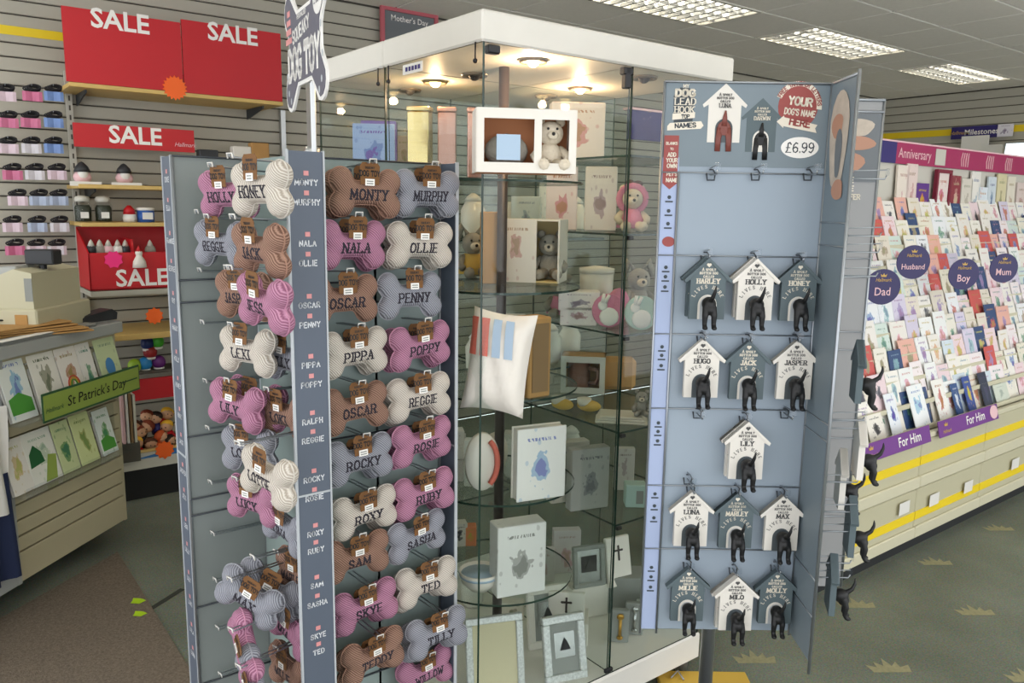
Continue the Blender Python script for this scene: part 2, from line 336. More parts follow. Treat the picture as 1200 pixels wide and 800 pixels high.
# suspended ceiling
mat('tile', 'efece3', .9, noise=(40, .06), bump=(300, .15)); mat('tbar', '77746c', .6)
ce = struct(obj('ceiling', MB().box(-2.0, WX + .12, -2.0, WY + .12, CZ + .1, CZ + .16), 'tbar'))
xs = [2.01 - .6045 * k for k in range(6, 0, -1)] + [2.01, 2.615, 3.22, 3.83, 4.43, 5.04, 5.66, 6.285, 6.66, 7.03, 7.63, 8.22, WX]
ys = [WY, 4.27, 3.745, 3.25, 2.725, 2.2, 1.68, 1.16, .64, .12, -.4, -.92, -1.44, -2.0]
LAMPS = [(3.22, 4.43), (5.04, 6.285), (7.03, 8.22)]
LAMP_CELLS = [(a, b, 3.25, 3.745) for a, b in LAMPS] + [(a, a + 1.209, b, b + (.52 if b > 0 else .52)) for a in (-1.012, 1.406, 3.22) for b in (.64, -1.44)] + [(-.408, .801, 3.25, 3.745)]  # besides the visible ones, unseen lamps are added to light the room
# the grid bars the tiles lie on
for x in xs[:-1]: obj('grid_bar', MB().box(x - .009, x + .009, -2.0, WY, CZ + .006, CZ + .02), 'tbar', ce) if not any(a + .05 < x < b - .05 for a, b in LAMPS) else None
for i in range(len(xs) - 1):
    for j in range(len(ys) - 1):
        x0, x1, y1, y0 = xs[i], xs[i + 1], ys[j], ys[j + 1]; cx, cy = (x0 + x1) / 2, (y0 + y1) / 2
        if any(a - .02 < cx < b + .02 and c - .02 < cy < d + .02 for a, b, c, d in LAMP_CELLS): continue
        obj('ceiling_tile', MB().bbox(x0 + .006, x1 - .006, y0 + .006, y1 - .006, CZ, CZ + .012, .003), 'tile', ce)
# louvred ceiling lamps
mat('mirror_louvre', '9fa1a0', .25, .5); mat('lamp_frame', 'dcd9ce', .5)
m = mat('tube', 'fff6e4', .5, emit=TUBE_POWER)
def ceiling_lamp(a, b, c, d, label):
    t = thing('ceiling_lamp', label, 'ceiling lamp', ((a + b) / 2, (c + d) / 2, CZ), 0, 'louvred ceiling lamps'); hx, hy = (b - a) / 2 - .008, (d - c) / 2 - .008
    f = MB()
    for s in (-1, 1):
        f.box(s * hx - .012, s * hx + .012, -hy, hy, -.006, .06); f.box(-hx, hx, s * hy - .012, s * hy + .012, -.006, .06)
    obj('frame', f, 'lamp_frame', t)
    for k in range(3):
        y = (k - 1) * hy * .62; obj('tube', MB().tube([(-hx + .05, y, .042), (hx - .05, y, .042)], .014, 8), 'tube', t, True)
    obj('reflector', MB().box(-hx, hx, -hy, hy, .075, .08), 'mirror_louvre', t)
    n = 14; ref = None
    for k in range(1, n):
        x = -hx + 2 * hx * k / n
        if ref is None: ref = obj('louvre_blade', MB().add([(-.009, -hy, .0), (.009, -hy, .0), (.009, hy, .0), (-.009, hy, .0), (-.0005, -hy, .024), (.0005, -hy, .024), (.0005, hy, .024), (-.0005, hy, .024)], [(0, 1, 2, 3), (0, 1, 5, 4), (2, 3, 7, 6), (1, 2, 6, 5), (0, 3, 7, 4), (4, 5, 6, 7)]), 'mirror_louvre', t); o = ref
        else: o = link('louvre_blade', ref.data, t)
        o.location = (x, 0, .004)
    for k in range(1, 4): obj('louvre_divider', MB().box(-hx, hx, -hy + 2 * hy * k / 4 - .003, -hy + 2 * hy * k / 4 + .003, -.004, .018), 'mirror_louvre', t)
ll = ['louvred ceiling lamp nearest the glass cabinet, cut by the top edge', 'louvred ceiling lamp with a yellow lit edge, middle of the three', 'smallest and farthest louvred ceiling lamp near the right wall']
for k, cdim in enumerate(LAMP_CELLS): ceiling_lamp(*cdim, ll[k] if k < 3 else 'unseen louvred ceiling lamp added overhead to light the room, %s counted from the camera' % ('first', 'second', 'third', 'fourth', 'fifth', 'sixth', 'seventh', 'eighth')[k - 3])
# ================================================================ GLASS CABINET
mat('laminate', 'dedbd2', .5, noise=(14, .04)); mat('lamp_rim', '8d7f70', .35, .7); mat('bronze', '3d3330', .45, .2); mat('clip_black', '15151a', .4); mat('warm_lens', 'ffdca0', .4, emit=14)
CX0, CX1, CXM, CY0, CYM, CY1 = 1.10, 2.02, 1.60, 1.57, 2.05, 2.50
cab = thing('display_cabinet', 'tall glass display cabinet with thick white top and white base', 'cabinet', (CX0, CY0, 0))
def cl(x, y, z): return (x - CX0, y - CY0, z)
def cbox(x0, x1, y0, y1, z0, z1): return MB().box(x0 - CX0, x1 - CX0, y0 - CY0, y1 - CY0, z0, z1)
def cbb(x0, x1, y0, y1, z0, z1, b=.004): return MB().bbox(x0 - CX0, x1 - CX0, y0 - CY0, y1 - CY0, z0, z1, b)
hd = obj('header', cbb(CX0, CX1, CY0, CYM - .001, 1.929, 2.0, .005), 'laminate', cab)
obj('header', cbb(CX0, CX1, CYM + .001, CY1, 1.929, 2.0, .005), 'laminate', cab)
obj('base', cbb(CX0, CX1, CY0, CY1, .06, .152, .006), 'laminate', cab)
obj('plinth', cbox(CX0 + .09, CX1 - .09, CY0 + .09, CY1 - .09, 0, .06), 'black', cab)
for x, y in ((CX0 + .04, CY0 + .04), (CX1 - .03, CY0 + .05), (CX0 + .04, CY1 - .04), (CX1 - .04, CY1 - .04)):
    obj('foot', MB().lathe([(.022, 0), (.022, .05), (.014, .06)], 12, tr(*cl(x, y, 0))), 'steel', cab)
def pane(name, x0, x1, y0, y1, z0, z1):
    """sheet of glass with dark green cut edges"""
    mb = MB().box(x0 - CX0, x1 - CX0, y0 - CY0, y1 - CY0, z0, z1); d = (x1 - x0, y1 - y0, z1 - z0); a = d.index(min(d))
    pair = {0: (3, 5), 1: (2, 4), 2: (0, 1)}[a]; mb.mi = [0 if i in pair else 1 for i in range(6)]
    return obj(name, mb, ['glass_pane', 'glass_edge'], cab)
Z0, Z1 = .152, 1.929; T = .005
pane('glass_pane', CX0 + .012, CXM - .002, CY0 + .006, CY0 + .006 + T, Z0, Z1); pane('glass_pane', CXM + .002, CX1 - .01, CY0 + .006, CY0 + .006 + T, Z0, Z1)
pane('glass_pane', CX0 + .006, CX0 + .006 + T, CY0 + .006, CYM - .002, Z0, Z1); pane('glass_pane', CX0 + .006, CX0 + .006 + T, CYM + .002, CY1 - .01, Z0, Z1)
pane('glass_pane', CXM, CXM + T, CY0 + .02, CY1 - .02, Z0, Z1); pane('glass_pane', CX0 + .02, CX1 - .02, CYM, CYM + T, Z0, Z1)
pane('glass_pane', CX1 - .012, CX1 - .007, CY0 + .012, CY1 - .012, Z0, Z1); pane('glass_pane', CX0 + .012, CX1 - .012, CY1 - .012, CY1 - .007, Z0, Z1)
# carousel: pole and round shelves
PX, PY, RS = CX0 + .25, CY0 + .25, .225
obj('pole', MB().lathe([(.0145, Z0), (.0145, Z1)], 16, tr(*cl(PX, PY, 0))), 'bronze', cab, True)
def disc(z):
    n = 40; mb = MB(); mb.lathe([(RS, z), (RS, z + .006)], n, tr(*cl(PX, PY, 0))); mb.mi = [1] * n + [0, 0]
    obj('round_shelf', mb, ['glass_pane', 'glass_edge'], cab)
SH = [1.622, 1.333, 1.047, .757, .468]
for z in SH: disc(z - .006)
RSH = [1.700, 1.483, 1.196, .909, .624]
for z in RSH: pane('glass_shelf', CXM + .014, CX1 - .02, CY0 + .018, CYM - .01, z - .006, z)
for z in RSH[1:]:
    for px_ in ((CXM + .012), (CX1 - .032)):
        obj('shelf_clip', cbb(px_, px_ + .02, CY0 + .008, CY0 + .02, z - .016, z - .005, .002), 'clip_black', cab)
for z in (1.45, 1.0, .6):                                   # shelves in the rear compartments
    pane('glass_shelf', CX0 + .03, CXM - .02, CYM + .02, CY1 - .03, z - .006, z); pane('glass_shelf', CXM + .02, CX1 - .03, CYM + .02, CY1 - .03, z - .006, z)
pane('glass_shelf', CX0 + .03, CXM - .02, CYM + .02, CY1 - .03, 1.634, 1.64)
# hinges, locks and recessed lamps under the top
for x, y in ((CX0 + .022, CY0 + .002), (CXM - .035, CY0 + .002)):
    obj('hinge', cbb(x, x + .034, y, y + .022, 1.905, 1.925, .003), 'clip_black', cab)
obj('hinge', cbb(CXM - .03, CXM - .008, CY0 + .002, CY0 + .02, 1.87, 1.925, .003), 'clip_black', cab)
obj('hinge', cbb(CXM - .02, CXM + .012, CY0 + .002, CY0 + .014, .158, .172, .003), 'clip_black', cab)
for y in (CY0 + .03, CYM - .03, CYM + .03):
    k = MB().tube([cl(CX0 + .002, y, 1.93), cl(CX0 + .002, y, 1.892)], .0022, 6); k.ball(cl(CX0 + .002, y, 1.888), .006, n=10, m=6); obj('lock_pin', k, 'clip_black', cab, True)
lab = obj('shelf_label', MB().box(-.004, -.002, .26, .36, 1.893, 1.918), 'white', cab)
for k in range(5): obj('label_print', MB().box(-.005, -.0045, .27 + k * .016, .281 + k * .016, 1.9, 1.911), 'navy_print', lab)
LPOS = [(567 + 58, 70), (680, 103), (510, 95), (556, 87), (755, 90), (640, 112), (480, 105)]
for i, (a, b) in enumerate(LPOS):
    p = onz(1.929, a, b); c = cl(p.x, p.y, 1.929)
    if p.y > CY1 - .05 or p.x > CX1 - .05: continue
    r = obj('downlight', MB().lathe([(.024, -.001), (.026, -.006), (.036, -.008), (.039, -.002), (.039, 0)], 24, tr(*c)), 'lamp_rim', cab, True)
    on_ = i in (0, 1, 2)
    obj('lens', MB().lathe([(.006, -.018), (.013, -.013), (.0175, -.006), (.0185, -.0005)], 20, tr(*c)), 'warm_lens' if on_ else 'bronze', r)
    if on_:
        ld = bpy.data.lights.new('downlight_glow', 'POINT'); ld.energy = 2.9 if i < 2 else 1.8; ld.color = (1, .64, .36); ld.shadow_soft_size = .012
        lo = bpy.data.objects.new('downlight_glow', ld); COL.objects.link(lo); lo.parent = cab; lo.location = (c[0], c[1], c[2] - .034)
CAB_BEFORE = set(bpy.data.objects)
# ---------------------------------------------------------------- things in the cabinet
print_mat(); mat('till_brown', '5a4238', .7)
mat('kraft', 'b98d55', .8, noise=(30, .1)); mat('box_white', 'e3ded4', .6); mat('box_inside', 'd8bf86', .7); mat('plush_grey', '9b968c', .95, bump=(160, .6)); mat('plush_cream', 'd9cdb8', .95, bump=(160, .6)); mat('plush_pink', 'd98aa6', .95, bump=(160, .6))
mat('satin_white', 'e6e0d6', .35, noise=(12, .06), bump=(25, .5)); mat('blue_pale', 'a9bfd4', .6); mat('pink_pale', 'e7bfc4', .6); mat('silver', 'b9bcba', .25, .85); mat('grey_card', '8e918c', .7); mat('china', 'e8e2d8', .2); mat('brown_mug', '8b5f4d', .3); mat('gold', 'b98e3d', .3, .7); mat('coral', 'e0705f', .6); mat('mint', 'b7d2c8', .5); mat('muslin', 'd9d2c2', .9, bump=(60, .4)); mat('boot_yellow', 'd9b25a', .9, bump=(90, .5)); mat('teal_print', '5f8b98', .5)
FACE = math.radians(-37.4)
def face_rz(d): return FACE + math.radians(d)
def pcard(name, w, h, t, bgc, mot, label, cat, loc, rz, lean=0, group=None, roll=0):
    """a printed card or box standing on its foot, facing local -Y"""
    o = obj(name, MB().bbox(-w / 2, w / 2, 0, t, 0, h, min(.002, t * .3)), 'printed_card', center=False)
    o.color = (*lin(bgc), 1); o['motif'] = list(lin(mot)); o.location = loc; o.rotation_euler = (lean, roll, rz); return tag(o, label, cat, group)
def plush(label, loc, rz, body, s=1.0, sit=True, ears='round', cat='plush toy', dress=None, name='plush_toy', parent=None):
    if parent is None: t = thing(name, label, cat, loc, rz)
    else:
        t = parent
    mb = MB()
    mb.ball((0, 0, .038 * s), .034 * s, .03 * s, .042 * s); mb.ball((0, -.006 * s, .1 * s), .034 * s, .03 * s, .032 * s)
    for sx in (-1, 1):
        mb.tube([(sx * .012 * s, -.02 * s, .02 * s), (sx * .026 * s, -.055 * s, .016 * s), (sx * .028 * s, -.07 * s, .02 * s)], [.016 * s, .015 * s, .014 * s], 8)
        mb.tube([(sx * .025 * s, 0, .06 * s), (sx * .045 * s, -.02 * s, .04 * s), (sx * .04 * s, -.04 * s, .03 * s)], [.012 * s, .012 * s, .011 * s], 8)
        if ears == 'round': mb.ball((sx * .027 * s, .004 * s, .13 * s), .013 * s, .007 * s, .013 * s, 8, 6)
        else: mb.tube([(sx * .014 * s, 0, .125 * s), (sx * .03 * s, .004 * s, .15 * s), (sx * .045 * s, 0, .11 * s)], [.008 * s, .012 * s, .009 * s], 6)
    off = Vector(loc) if parent is not None else Vector((0, 0, 0)); R = (tr(*off) @ rot('Z', rz)) if parent is not None else None
    if R: mb = xf(mb, R)
    b = obj('body' if parent is None else 'plush_figure', mb, body, t, True)
    f = MB(); f.ball((0, -.034 * s, .093 * s), .016 * s, .012 * s, .012 * s, 8, 6); e = MB()
    for sx in (-1, 1): e.ball((sx * .012 * s, -.034 * s, .11 * s), .0035 * s, n=6, m=4)
    e.ball((0, -.047 * s, .096 * s), .005 * s, n=6, m=4)
    if R: f = xf(f, R); e = xf(e, R)
    obj('muzzle', f, 'plush_cream', b, True); obj('eyes_and_nose', e, 'black', b, True)
    if dress:
        d = MB().lathe([(.046 * s, .012 * s), (.04 * s, .04 * s), (.024 * s, .07 * s)], 12)
        if R: d = xf(d, R)
        obj('dress', d, dress, b, True)
    return t
def sit_at(a, b, z):
    p = onz(z, a, b); return Vector((p.x, p.y, z + .0005))
def rc_(v): return Vector((min(max(v.x, CXM + .06), CX1 - .06), min(max(v.y, CY0 + .04), CYM - .07), v.z))
def open_box(name, label, w, h, d, loc, rz, outer, inner, cat='box', windows=1):
    """carton with a cut-out front"""
    t = thing(name, label, cat, loc, rz); e = .004
    obj('back_panel', MB().box(-w / 2, w / 2, d - e, d, 0, h), inner, t); obj('floor_panel', MB().box(-w / 2, w / 2, 0, d, 0, e), inner, t); obj('top_panel', MB().box(-w / 2, w / 2, 0, d, h - e, h), outer, t)
    for s in (-1, 1): obj('side_panel', MB().box(s * w / 2 - e / 2, s * w / 2 + e / 2, 0, d, 0, h), outer, t)
    return t
# --- top round shelf: long white box with two windows
p = sit_at(626, 203, SH[0]); t = open_box('gift_box', 'wide white windowed gift box with plush on the top shelf of cabinet', .20, .125, .085, p + Vector((-.012, .012, 0)), face_rz(8), 'box_white', mat('rust_card', 'b9794f', .7), 'box')
fr = MB(); w, h = .20, .125
fr.box(-w/2, w/2, -.003, 0, 0, .02).box(-w/2, w/2, -.003, 0, h - .02, h).box(-w/2, -w/2 + .014, -.003, 0, .02, h - .02).box(w/2 - .014, w/2, -.003, 0, .02, h - .02).box(.015, .03, -.003, 0, .02, h - .02)
obj('window_frame', fr, 'box_white', t); plush('', (.056, .045, .004), 0, 'plush_cream', .78, parent=t)
obj('plush_blanket', MB().ball((-.035, .045, .045), .045, .03, .035), 'plush_grey', t, True); obj('greeting_panel', MB().box(-.06, -.012, .004, .007, .025, .075), 'blue_pale', t)
# --- second round shelf
p = sit_at(622, 331, SH[1]); t = open_box('open_gift_box', 'white patterned gift box open on one side showing plush, second shelf', .135, .14, .1, p + Vector((-.01, .0, 0)), face_rz(-14), 'box_white', 'box_inside', 'gift box')
lid = obj('lid_panel', MB().box(-.0675, .018, -.004, 0, 0, .14), 'printed_card', t); lid.color = (*lin('ebe6de'), 1); lid['motif'] = list(lin('c9a3a0')); plush('', (.036, .062, .004), .1, 'plush_grey', .78, parent=t)
p = sit_at(574, 333, SH[1]); o = tag(obj('brown_box', MB().bbox(-.02, .02, 0, .08, 0, .155, .002), 'kraft', center=False), 'narrow brown cardboard box left of the open gift box', 'box'); o.location = p; o.rotation_euler = (0, 0, face_rz(4))
plush('small grey plush rabbit at the far left of second shelf', sit_at(553, 325, SH[1]) , face_rz(20), 'plush_grey', .8, ears='long', dress='boot_yellow')
# --- third round shelf: cushion and box frame
def cushion(label, loc, rz, s=.2):
    t = thing('cushion', label, 'cushion', loc, rz); n = 14; mb = MB()
    for sgn in (1, -1):
        def fn(u, v):
            x, z = (u - .5) * 2, (v - .5) * 2; e = max(0, (1 - x ** 4) * (1 - z ** 4)); pin = 1 - .09 * (1 - abs(x) ** 2) * 0 - .07 * (x * x * (1 - z * z) + z * z * (1 - x * x)) * -1
            xx = x * s / 2 * (1 - .08 * (1 - z * z)); zz = z * s * .8 * (1 - .08 * (1 - x * x)); wr = .003 * math.sin(9 * x + 5 * z) * e + .002 * math.sin(17 * z - 4 * x) * e
            return (xx, sgn * (.042 * e ** .6 + wr), zz + s * .8)
        mb.curve_sheet(n, n, fn)
    b = obj('cover', mb, 'satin_white', t, True)
    for k, c in enumerate(('coral', 'coral', 'blue_pale', 'blue_pale')):
        st = MB()
        def fs(u, v, k=k):
            x = -.8 + k * .4 + (u - .5) * .27 - .12 * v; z = .1 + v * .75; e = max(0, (1 - x ** 4) * (1 - z ** 4)); return (x * s / 2 * .95, -(.0425 * e ** .6 + .004), z * s * .8 * .95 + s * .8)
        st.curve_sheet(3, 6, fs); obj('stripe', st, c, b, True)
    return t
cu = cushion('plump satin cushion with coral and blue stripes hanging over third shelf', onz(SH[2], 580, 478) + Vector((-.012, 0, -.012)), face_rz(-12), .165); cu.rotation_euler = (math.radians(-8), math.radians(6), face_rz(-12))
p = sit_at(632, 466, SH[2]); t = thing('box_frame', 'deep brown wooden box frame beside the satin cushion', 'frame', p, face_rz(35))
obj('frame_side', MB().bbox(-.028, .028, 0, .05, 0, .165, .003), 'kraft', t); obj('inner_board', MB().box(-.02, .02, -.002, 0, .012, .153), mat('brown_board', '8c6f4c', .7), t)
# --- fourth round shelf
p = sit_at(634, 585, SH[3]); t = thing('gift_book', 'white baby record book with round blue bear picture, fourth shelf', 'book', p, face_rz(24))
cv = obj('cover', MB().bbox(-.056, .056, 0, .004, 0, .155, .001), 'printed_card', t); cv.color = (*lin('ece9e4'), 1); cv['motif'] = list(lin('8fb0cf')); obj('pages', MB().box(-.053, .053, .004, .028, .002, .152), 'box_white', t); obj('back_cover', MB().bbox(-.056, .056, .028, .032, 0, .155, .001), 'box_white', t)
p = sit_at(565, 577, SH[3]); t = thing('round_plaque', 'oval ceramic plaque with a coral band on the fourth shelf', 'plaque', p, face_rz(18))
obj('plate', MB().lathe([(.03, 0), (.052, .006), (.05, .014), (.02, .018)], 24, tr(0, .01, .068) @ rot('X', PI / 2) @ Matrix.Diagonal((.75, 1.25, 1, 1))), 'china', t, True)
obj('band', MB().tube([(.03 * math.cos(a) , -.011, .068 + .052 * math.sin(a)) for a in [(-1.1 + i * .2) for i in range(12)]], .006, 6), 'coral', t, True)
tag(obj('cotton_pouch', MB().ball((0, 0, .05), .035, .02, .05), 'muslin'), 'cream pouch behind the oval plaque on the fourth shelf', 'pouch').location = sit_at(585, 555, SH[3]) + Vector((.02, .05, .05))
pcard('gift_box', .05, .07, .04, 'e6e2da', 'c9c2b4', 'small pale box at the back left of the fourth shelf', 'box', sit_at(555, 545, SH[3]) + Vector((-.02, .08, 0)), face_rz(10))
# --- fifth round shelf
p = sit_at(611, 697, SH[4]); pcard('gift_box', .112, .158, .05, 'e4e4e0', '9a9994', 'white keepsake box with pencil drawing on the lowest round shelf', 'box', p, face_rz(22))
p = sit_at(562, 690, SH[4]); t = thing('bowl', 'white bowl with blue line on the lowest round shelf', 'bowl', p, 0)
obj('bowl_shell', MB().lathe([(.02, 0), (.04, .02), (.046, .045), (.043, .045), (.036, .02), (.002, .008)], 20), 'china', t, True); obj('blue_line', MB().lathe([(.0445, .033), (.0455, .038)], 20), 'blue_pale', t, True)
pcard('gift_box', .04, .06, .03, 'd7d2c6', '303030', 'small cream tag box behind the white bowl', 'box', sit_at(553, 650, SH[4]) + Vector((0, .07, 0)), face_rz(15))
pcard('gift_box', .03, .05, .03, 'e08a5a', 'c9a050', 'little orange box at the rear of lowest round shelf', 'box', sit_at(566, 655, SH[4]) + Vector((.02, .1, 0)), face_rz(5))
# --- floor of the carousel compartment
def frame_(name, label, w, h, loc, rz, lean, outer, inner, pic=None):
    t = thing(name, label, 'picture frame', loc, rz); t.rotation_euler = (lean, 0, rz); b = .018 if w > .09 else .012; f = MB()
    f.bbox(-w/2, w/2, 0, .014, 0, b, .002).bbox(-w/2, w/2, 0, .014, h - b, h, .002).bbox(-w/2, -w/2 + b, 0, .014, b, h - b, .002).bbox(w/2 - b, w/2, 0, .014, b, h - b, .002)
    obj('frame', f, outer, t); mt = obj('mount', MB().box(-w/2 + b, w/2 - b, .006, .012, b, h - b), inner, t)
    if pic: obj('picture', MB().box(-w * .24, w * .24, .0035, .006, h * .36, h * .74), pic, mt); obj('picture_motif', MB().prism([(-.012, h * .47), (.014, h * .47), (.006, h * .6), (0, h * .66), (-.006, h * .58)], .002, .0035), 'print_black', mt)
    return t
mat('glitter', 'c9ccca', .35, .4, noise=(220, .5))
frame_('picture_frame', 'silver glitter frame with a dark boat motif, front of cabinet floor', .105, .15, sit_at(668, 800, .152) + Vector((.0, .01, 0)), face_rz(20), math.radians(-14), 'glitter', 'grey_card', 'silver')
frame_('picture_frame', 'pale frame leaning behind the glitter boat frame', .105, .15, sit_at(650, 772, .152) + Vector((.03, .06, 0)), face_rz(20), math.radians(-10), 'box_white', 'grey_card', 'silver')
frame_('picture_frame', 'large cream frame with a braided silver edge, left of cabinet floor', .15, .2, sit_at(590, 822, .152) + Vector((0, .03, 0)), face_rz(16), math.radians(-12), 'glitter', mat('cream_board', 'c5bd9c', .6))
pcard('gift_box', .06, .05, .03, 'cfc9b8', '8c8472', 'cream box at the rear of the cabinet floor', 'box', sit_at(640, 740, .152) + Vector((-.05, .12, 0)), face_rz(0))
# --- right-hand compartment
p = sit_at(695, 187, RSH[0]); pcard('gift_bag', .135, .14, .05, 'f1e6e2', 'd58f93', 'pale pink gift box on the highest right-hand shelf', 'gift box', rc_(p + Vector((-.01, .06, 0))), face_rz(6))
pcard('gift_box', .075, .15, .05, 'f0dfe0', 'd3808f', 'tall pink box with a printed arch, left on second right shelf', 'gift box', sit_at(672, 270, RSH[1]) + Vector((0, .06, 0)), face_rz(-4))
pcard('gift_box', .075, .15, .05, 'e9dfd9', 'a8909c', 'tall cream box behind the pink doll, second right shelf', 'gift box', sit_at(716, 271, RSH[1]) + Vector((0, .05, 0)), face_rz(-4))
t = plush('pink plush doll in a brimmed bonnet on second right shelf', sit_at(742, 272, RSH[1]) + Vector((.01, .02, 0)), face_rz(0), 'plush_cream', .75, dress='plush_pink'); obj('bonnet', MB().tube([(.03 * math.cos(2 * PI * k / 16), -.006, .075 + .029 * math.sin(2 * PI * k / 16)) for k in range(17)], .008, 6, cap=False), 'plush_pink', t, True); obj('hair_bow', MB().ball((.012, 0, .108), .012, .008, .009, 8, 6).ball((-.006, 0, .11), .012, .008, .009, 8, 6), 'till_brown', t, True)
t = plush('grey plush in a pink dress at left of third right shelf', rc_(sit_at(681, 378, RSH[2]) + Vector((.03, .16, 0))), face_rz(0), 'plush_grey', .75, dress='plush_pink')
p = rc_(sit_at(717, 378, RSH[2]) + Vector((.06, .14, .0))); t = thing('storage_pot', 'round cream pot with a lid behind the rabbit plaques', 'pot', p, 0)
obj('pot_body', MB().lathe([(.04, 0), (.043, .11), (.04, .112)], 20), 'satin_white', t, True); obj('lid', MB().lathe([(.045, .11), (.045, .122), (.01, .128)], 20), 'china', t, True)
p = sit_at(694, 384, RSH[2]); pcard('gift_box', .085, .045, .05, 'e9e1dc', 'b48b98', 'lower of two pink picture boxes stacked on third right shelf', 'box', p + Vector((-.012, .05, 0)), face_rz(-5)); pcard('gift_box', .095, .045, .055, 'efe6e2', '8d7f93', 'upper of two pink picture boxes stacked on third right shelf', 'box', p + Vector((-.012, .05, .0455)), face_rz(-5))
def rabbit_plaque(a, b, col, label):
    t = thing('rabbit_plaque', label, 'plaque', sit_at(a, b, RSH[2]) + Vector((0, .005, 0)), face_rz(0)); t.rotation_euler = (math.radians(-6), 0, face_rz(0))
    obj('disc', MB().lathe([(.03, 0), (.031, .002), (.031, .006), (.03, .008)], 24, tr(0, 0, .031) @ rot('X', PI / 2)), col, t)
    r = MB().ball((0, -.009, .02), .018, .002, .017, 12, 6).ball((-.012, -.009, .04), .009, .002, .009, 10, 6); r.tube([(-.012, -.009, .045), (-.01, -.009, .062)], [.004, .003], 6).tube([(-.008, -.009, .045), (.0, -.009, .06)], [.004, .003], 6)
    obj('rabbit', r, 'print_white', t, True)
rabbit_plaque(714, 384, 'plush_pink', 'round pink rabbit plaque on the third right shelf'); rabbit_plaque(752, 387, 'mint', 'round mint rabbit plaque at the glass corner of third right shelf')
plush('grey plush elephant slumped behind the mint rabbit plaque', sit_at(757, 372, RSH[2]) + Vector((.05, .09, 0)), face_rz(10), 'plush_grey', .9, ears='long')
tag(obj('comforter', MB().ball((0, 0, .04), .035, .022, .045), 'plush_pink', smooth=True), 'bright pink soft comforter between the boxes and rabbit plaques', 'comforter').location = sit_at(734, 378, RSH[2]) + Vector((.02, .06, .045))
p = sit_at(694, 462, RSH[3]) + Vector((-.02, .03, 0)); t = thing('mug_box', 'white window box holding a brown mug on fourth right shelf', 'box', p, face_rz(-8)); w, h = .1, .085
f = MB().box(-w/2, w/2, -.003, 0, 0, .014).box(-w/2, w/2, -.003, 0, h - .014, h).box(-w/2, -w/2 + .012, -.003, 0, .014, h - .014).box(w/2 - .012, w/2, -.003, 0, .014, h - .014); obj('window_frame', f, 'box_white', t)
obj('carton', MB().box(-w/2, w/2, .06, .064, 0, h).box(-w/2, w/2, 0, .064, 0, .003).box(-w/2, w/2, 0, .064, h - .003, h).box(-w/2, -w/2 + .003, 0, .06, 0, h).box(w/2 - .003, w/2, 0, .06, 0, h), 'kraft', t)
mg = MB().lathe([(.024, .006), (.025, .01), (.025, .068), (.022, .068), (.021, .012), (.002, .01)], 18, tr(-.01, .03, 0)); mg.tube([(.012, .02, .055), (.032, .016, .052), (.036, .014, .036), (.03, .016, .022), (.012, .02, .02)], .005, 8); obj('mug', mg, 'brown_mug', t, True)
t = thing('mug', 'plain white cup in front of the brown mug box', 'mug', sit_at(654, 452, RSH[3]) + Vector((-.02, .05, 0)), 0); obj('cup', MB().lathe([(.02, 0), (.024, .005), (.026, .06), (.024, .06), (.022, .008), (.002, .006)], 18), 'china', t, True); obj('handle', MB().tube([(.02, 0, .048), (.036, 0, .046), (.038, 0, .028), (.022, 0, .014)], .004, 8), 'china', t, True)
def bootie(a, b, label, rz):
    t = thing('baby_bootie', label, 'bootie', sit_at(a, b, RSH[3]) + Vector((0, .0, 0)), rz, 'baby booties')
    obj('foot_part', MB().ball((0, 0, .014), .03, .016, .014, 12, 8), 'boot_yellow', t, True); obj('cuff', MB().lathe([(.013, .012), (.017, .02), (.018, .032), (.014, .033)], 14, tr(.012, 0, 0)), 'muslin', t, True)
bootie(659, 480, 'left yellow baby bootie on the fourth right shelf', face_rz(150)); bootie(690, 482, 'right yellow baby bootie beside the folded muslin', face_rz(165))
t = thing('muslin_cloth', 'folded cream muslin with a small plush on the fourth right shelf', 'blanket', sit_at(728, 498, RSH[3]) + Vector((.03, .03, 0)), face_rz(-8)); 
for k in range(3): obj('fold', MB().bbox(-.06 + .004 * k, .06 - .006 * k, -.03, .04, .006 * k, .006 * k + .006, .003), 'muslin', t)
plush('', (.045, .0, .018), 0, 'plush_grey', .42, parent=t)
tag(obj('paper_bag', MB().bbox(-.05, .05, 0, .04, 0, .09, .012), 'kraft', center=False), 'plump brown paper bag at the back of the fourth right shelf', 'bag').location = sit_at(738, 468, RSH[3]) + Vector((.06, .12, 0)); bpy.data.objects['paper_bag'].rotation_euler = (0, 0, FACE)
pcard('gift_box', .1, .15, .03, 'a9a8a2', '77777a', 'large grey keepsake box with tree print on the fifth right shelf', 'box', sit_at(700, 600, RSH[4]) + Vector((-.005, .03, 0)), face_rz(22)); pcard('gift_box', .1, .15, .03, 'c9c2b6', '77777a', 'pale box tucked behind the grey keepsake box', 'box', sit_at(690, 598, RSH[4]) + Vector((.0, .09, 0)), face_rz(22))
t = thing('mint_box', 'small mint window box on the fifth right shelf', 'box', sit_at(748, 600, RSH[4]) + Vector((.02, .03, 0)), face_rz(0)); obj('carton', MB().bbox(-.025, .025, 0, .04, 0, .055, .002), 'mint', t); obj('window_patch', MB().box(0, .017, -.001, 0, .01, .042), 'grey_card', t)
pcard('gift_box', .05, .11, .02, 'b9b6ad', '8b7d7d', 'slim beige box standing behind the mint window box', 'box', sit_at(752, 590, RSH[4]) + Vector((.04, .12, 0)), face_rz(0))
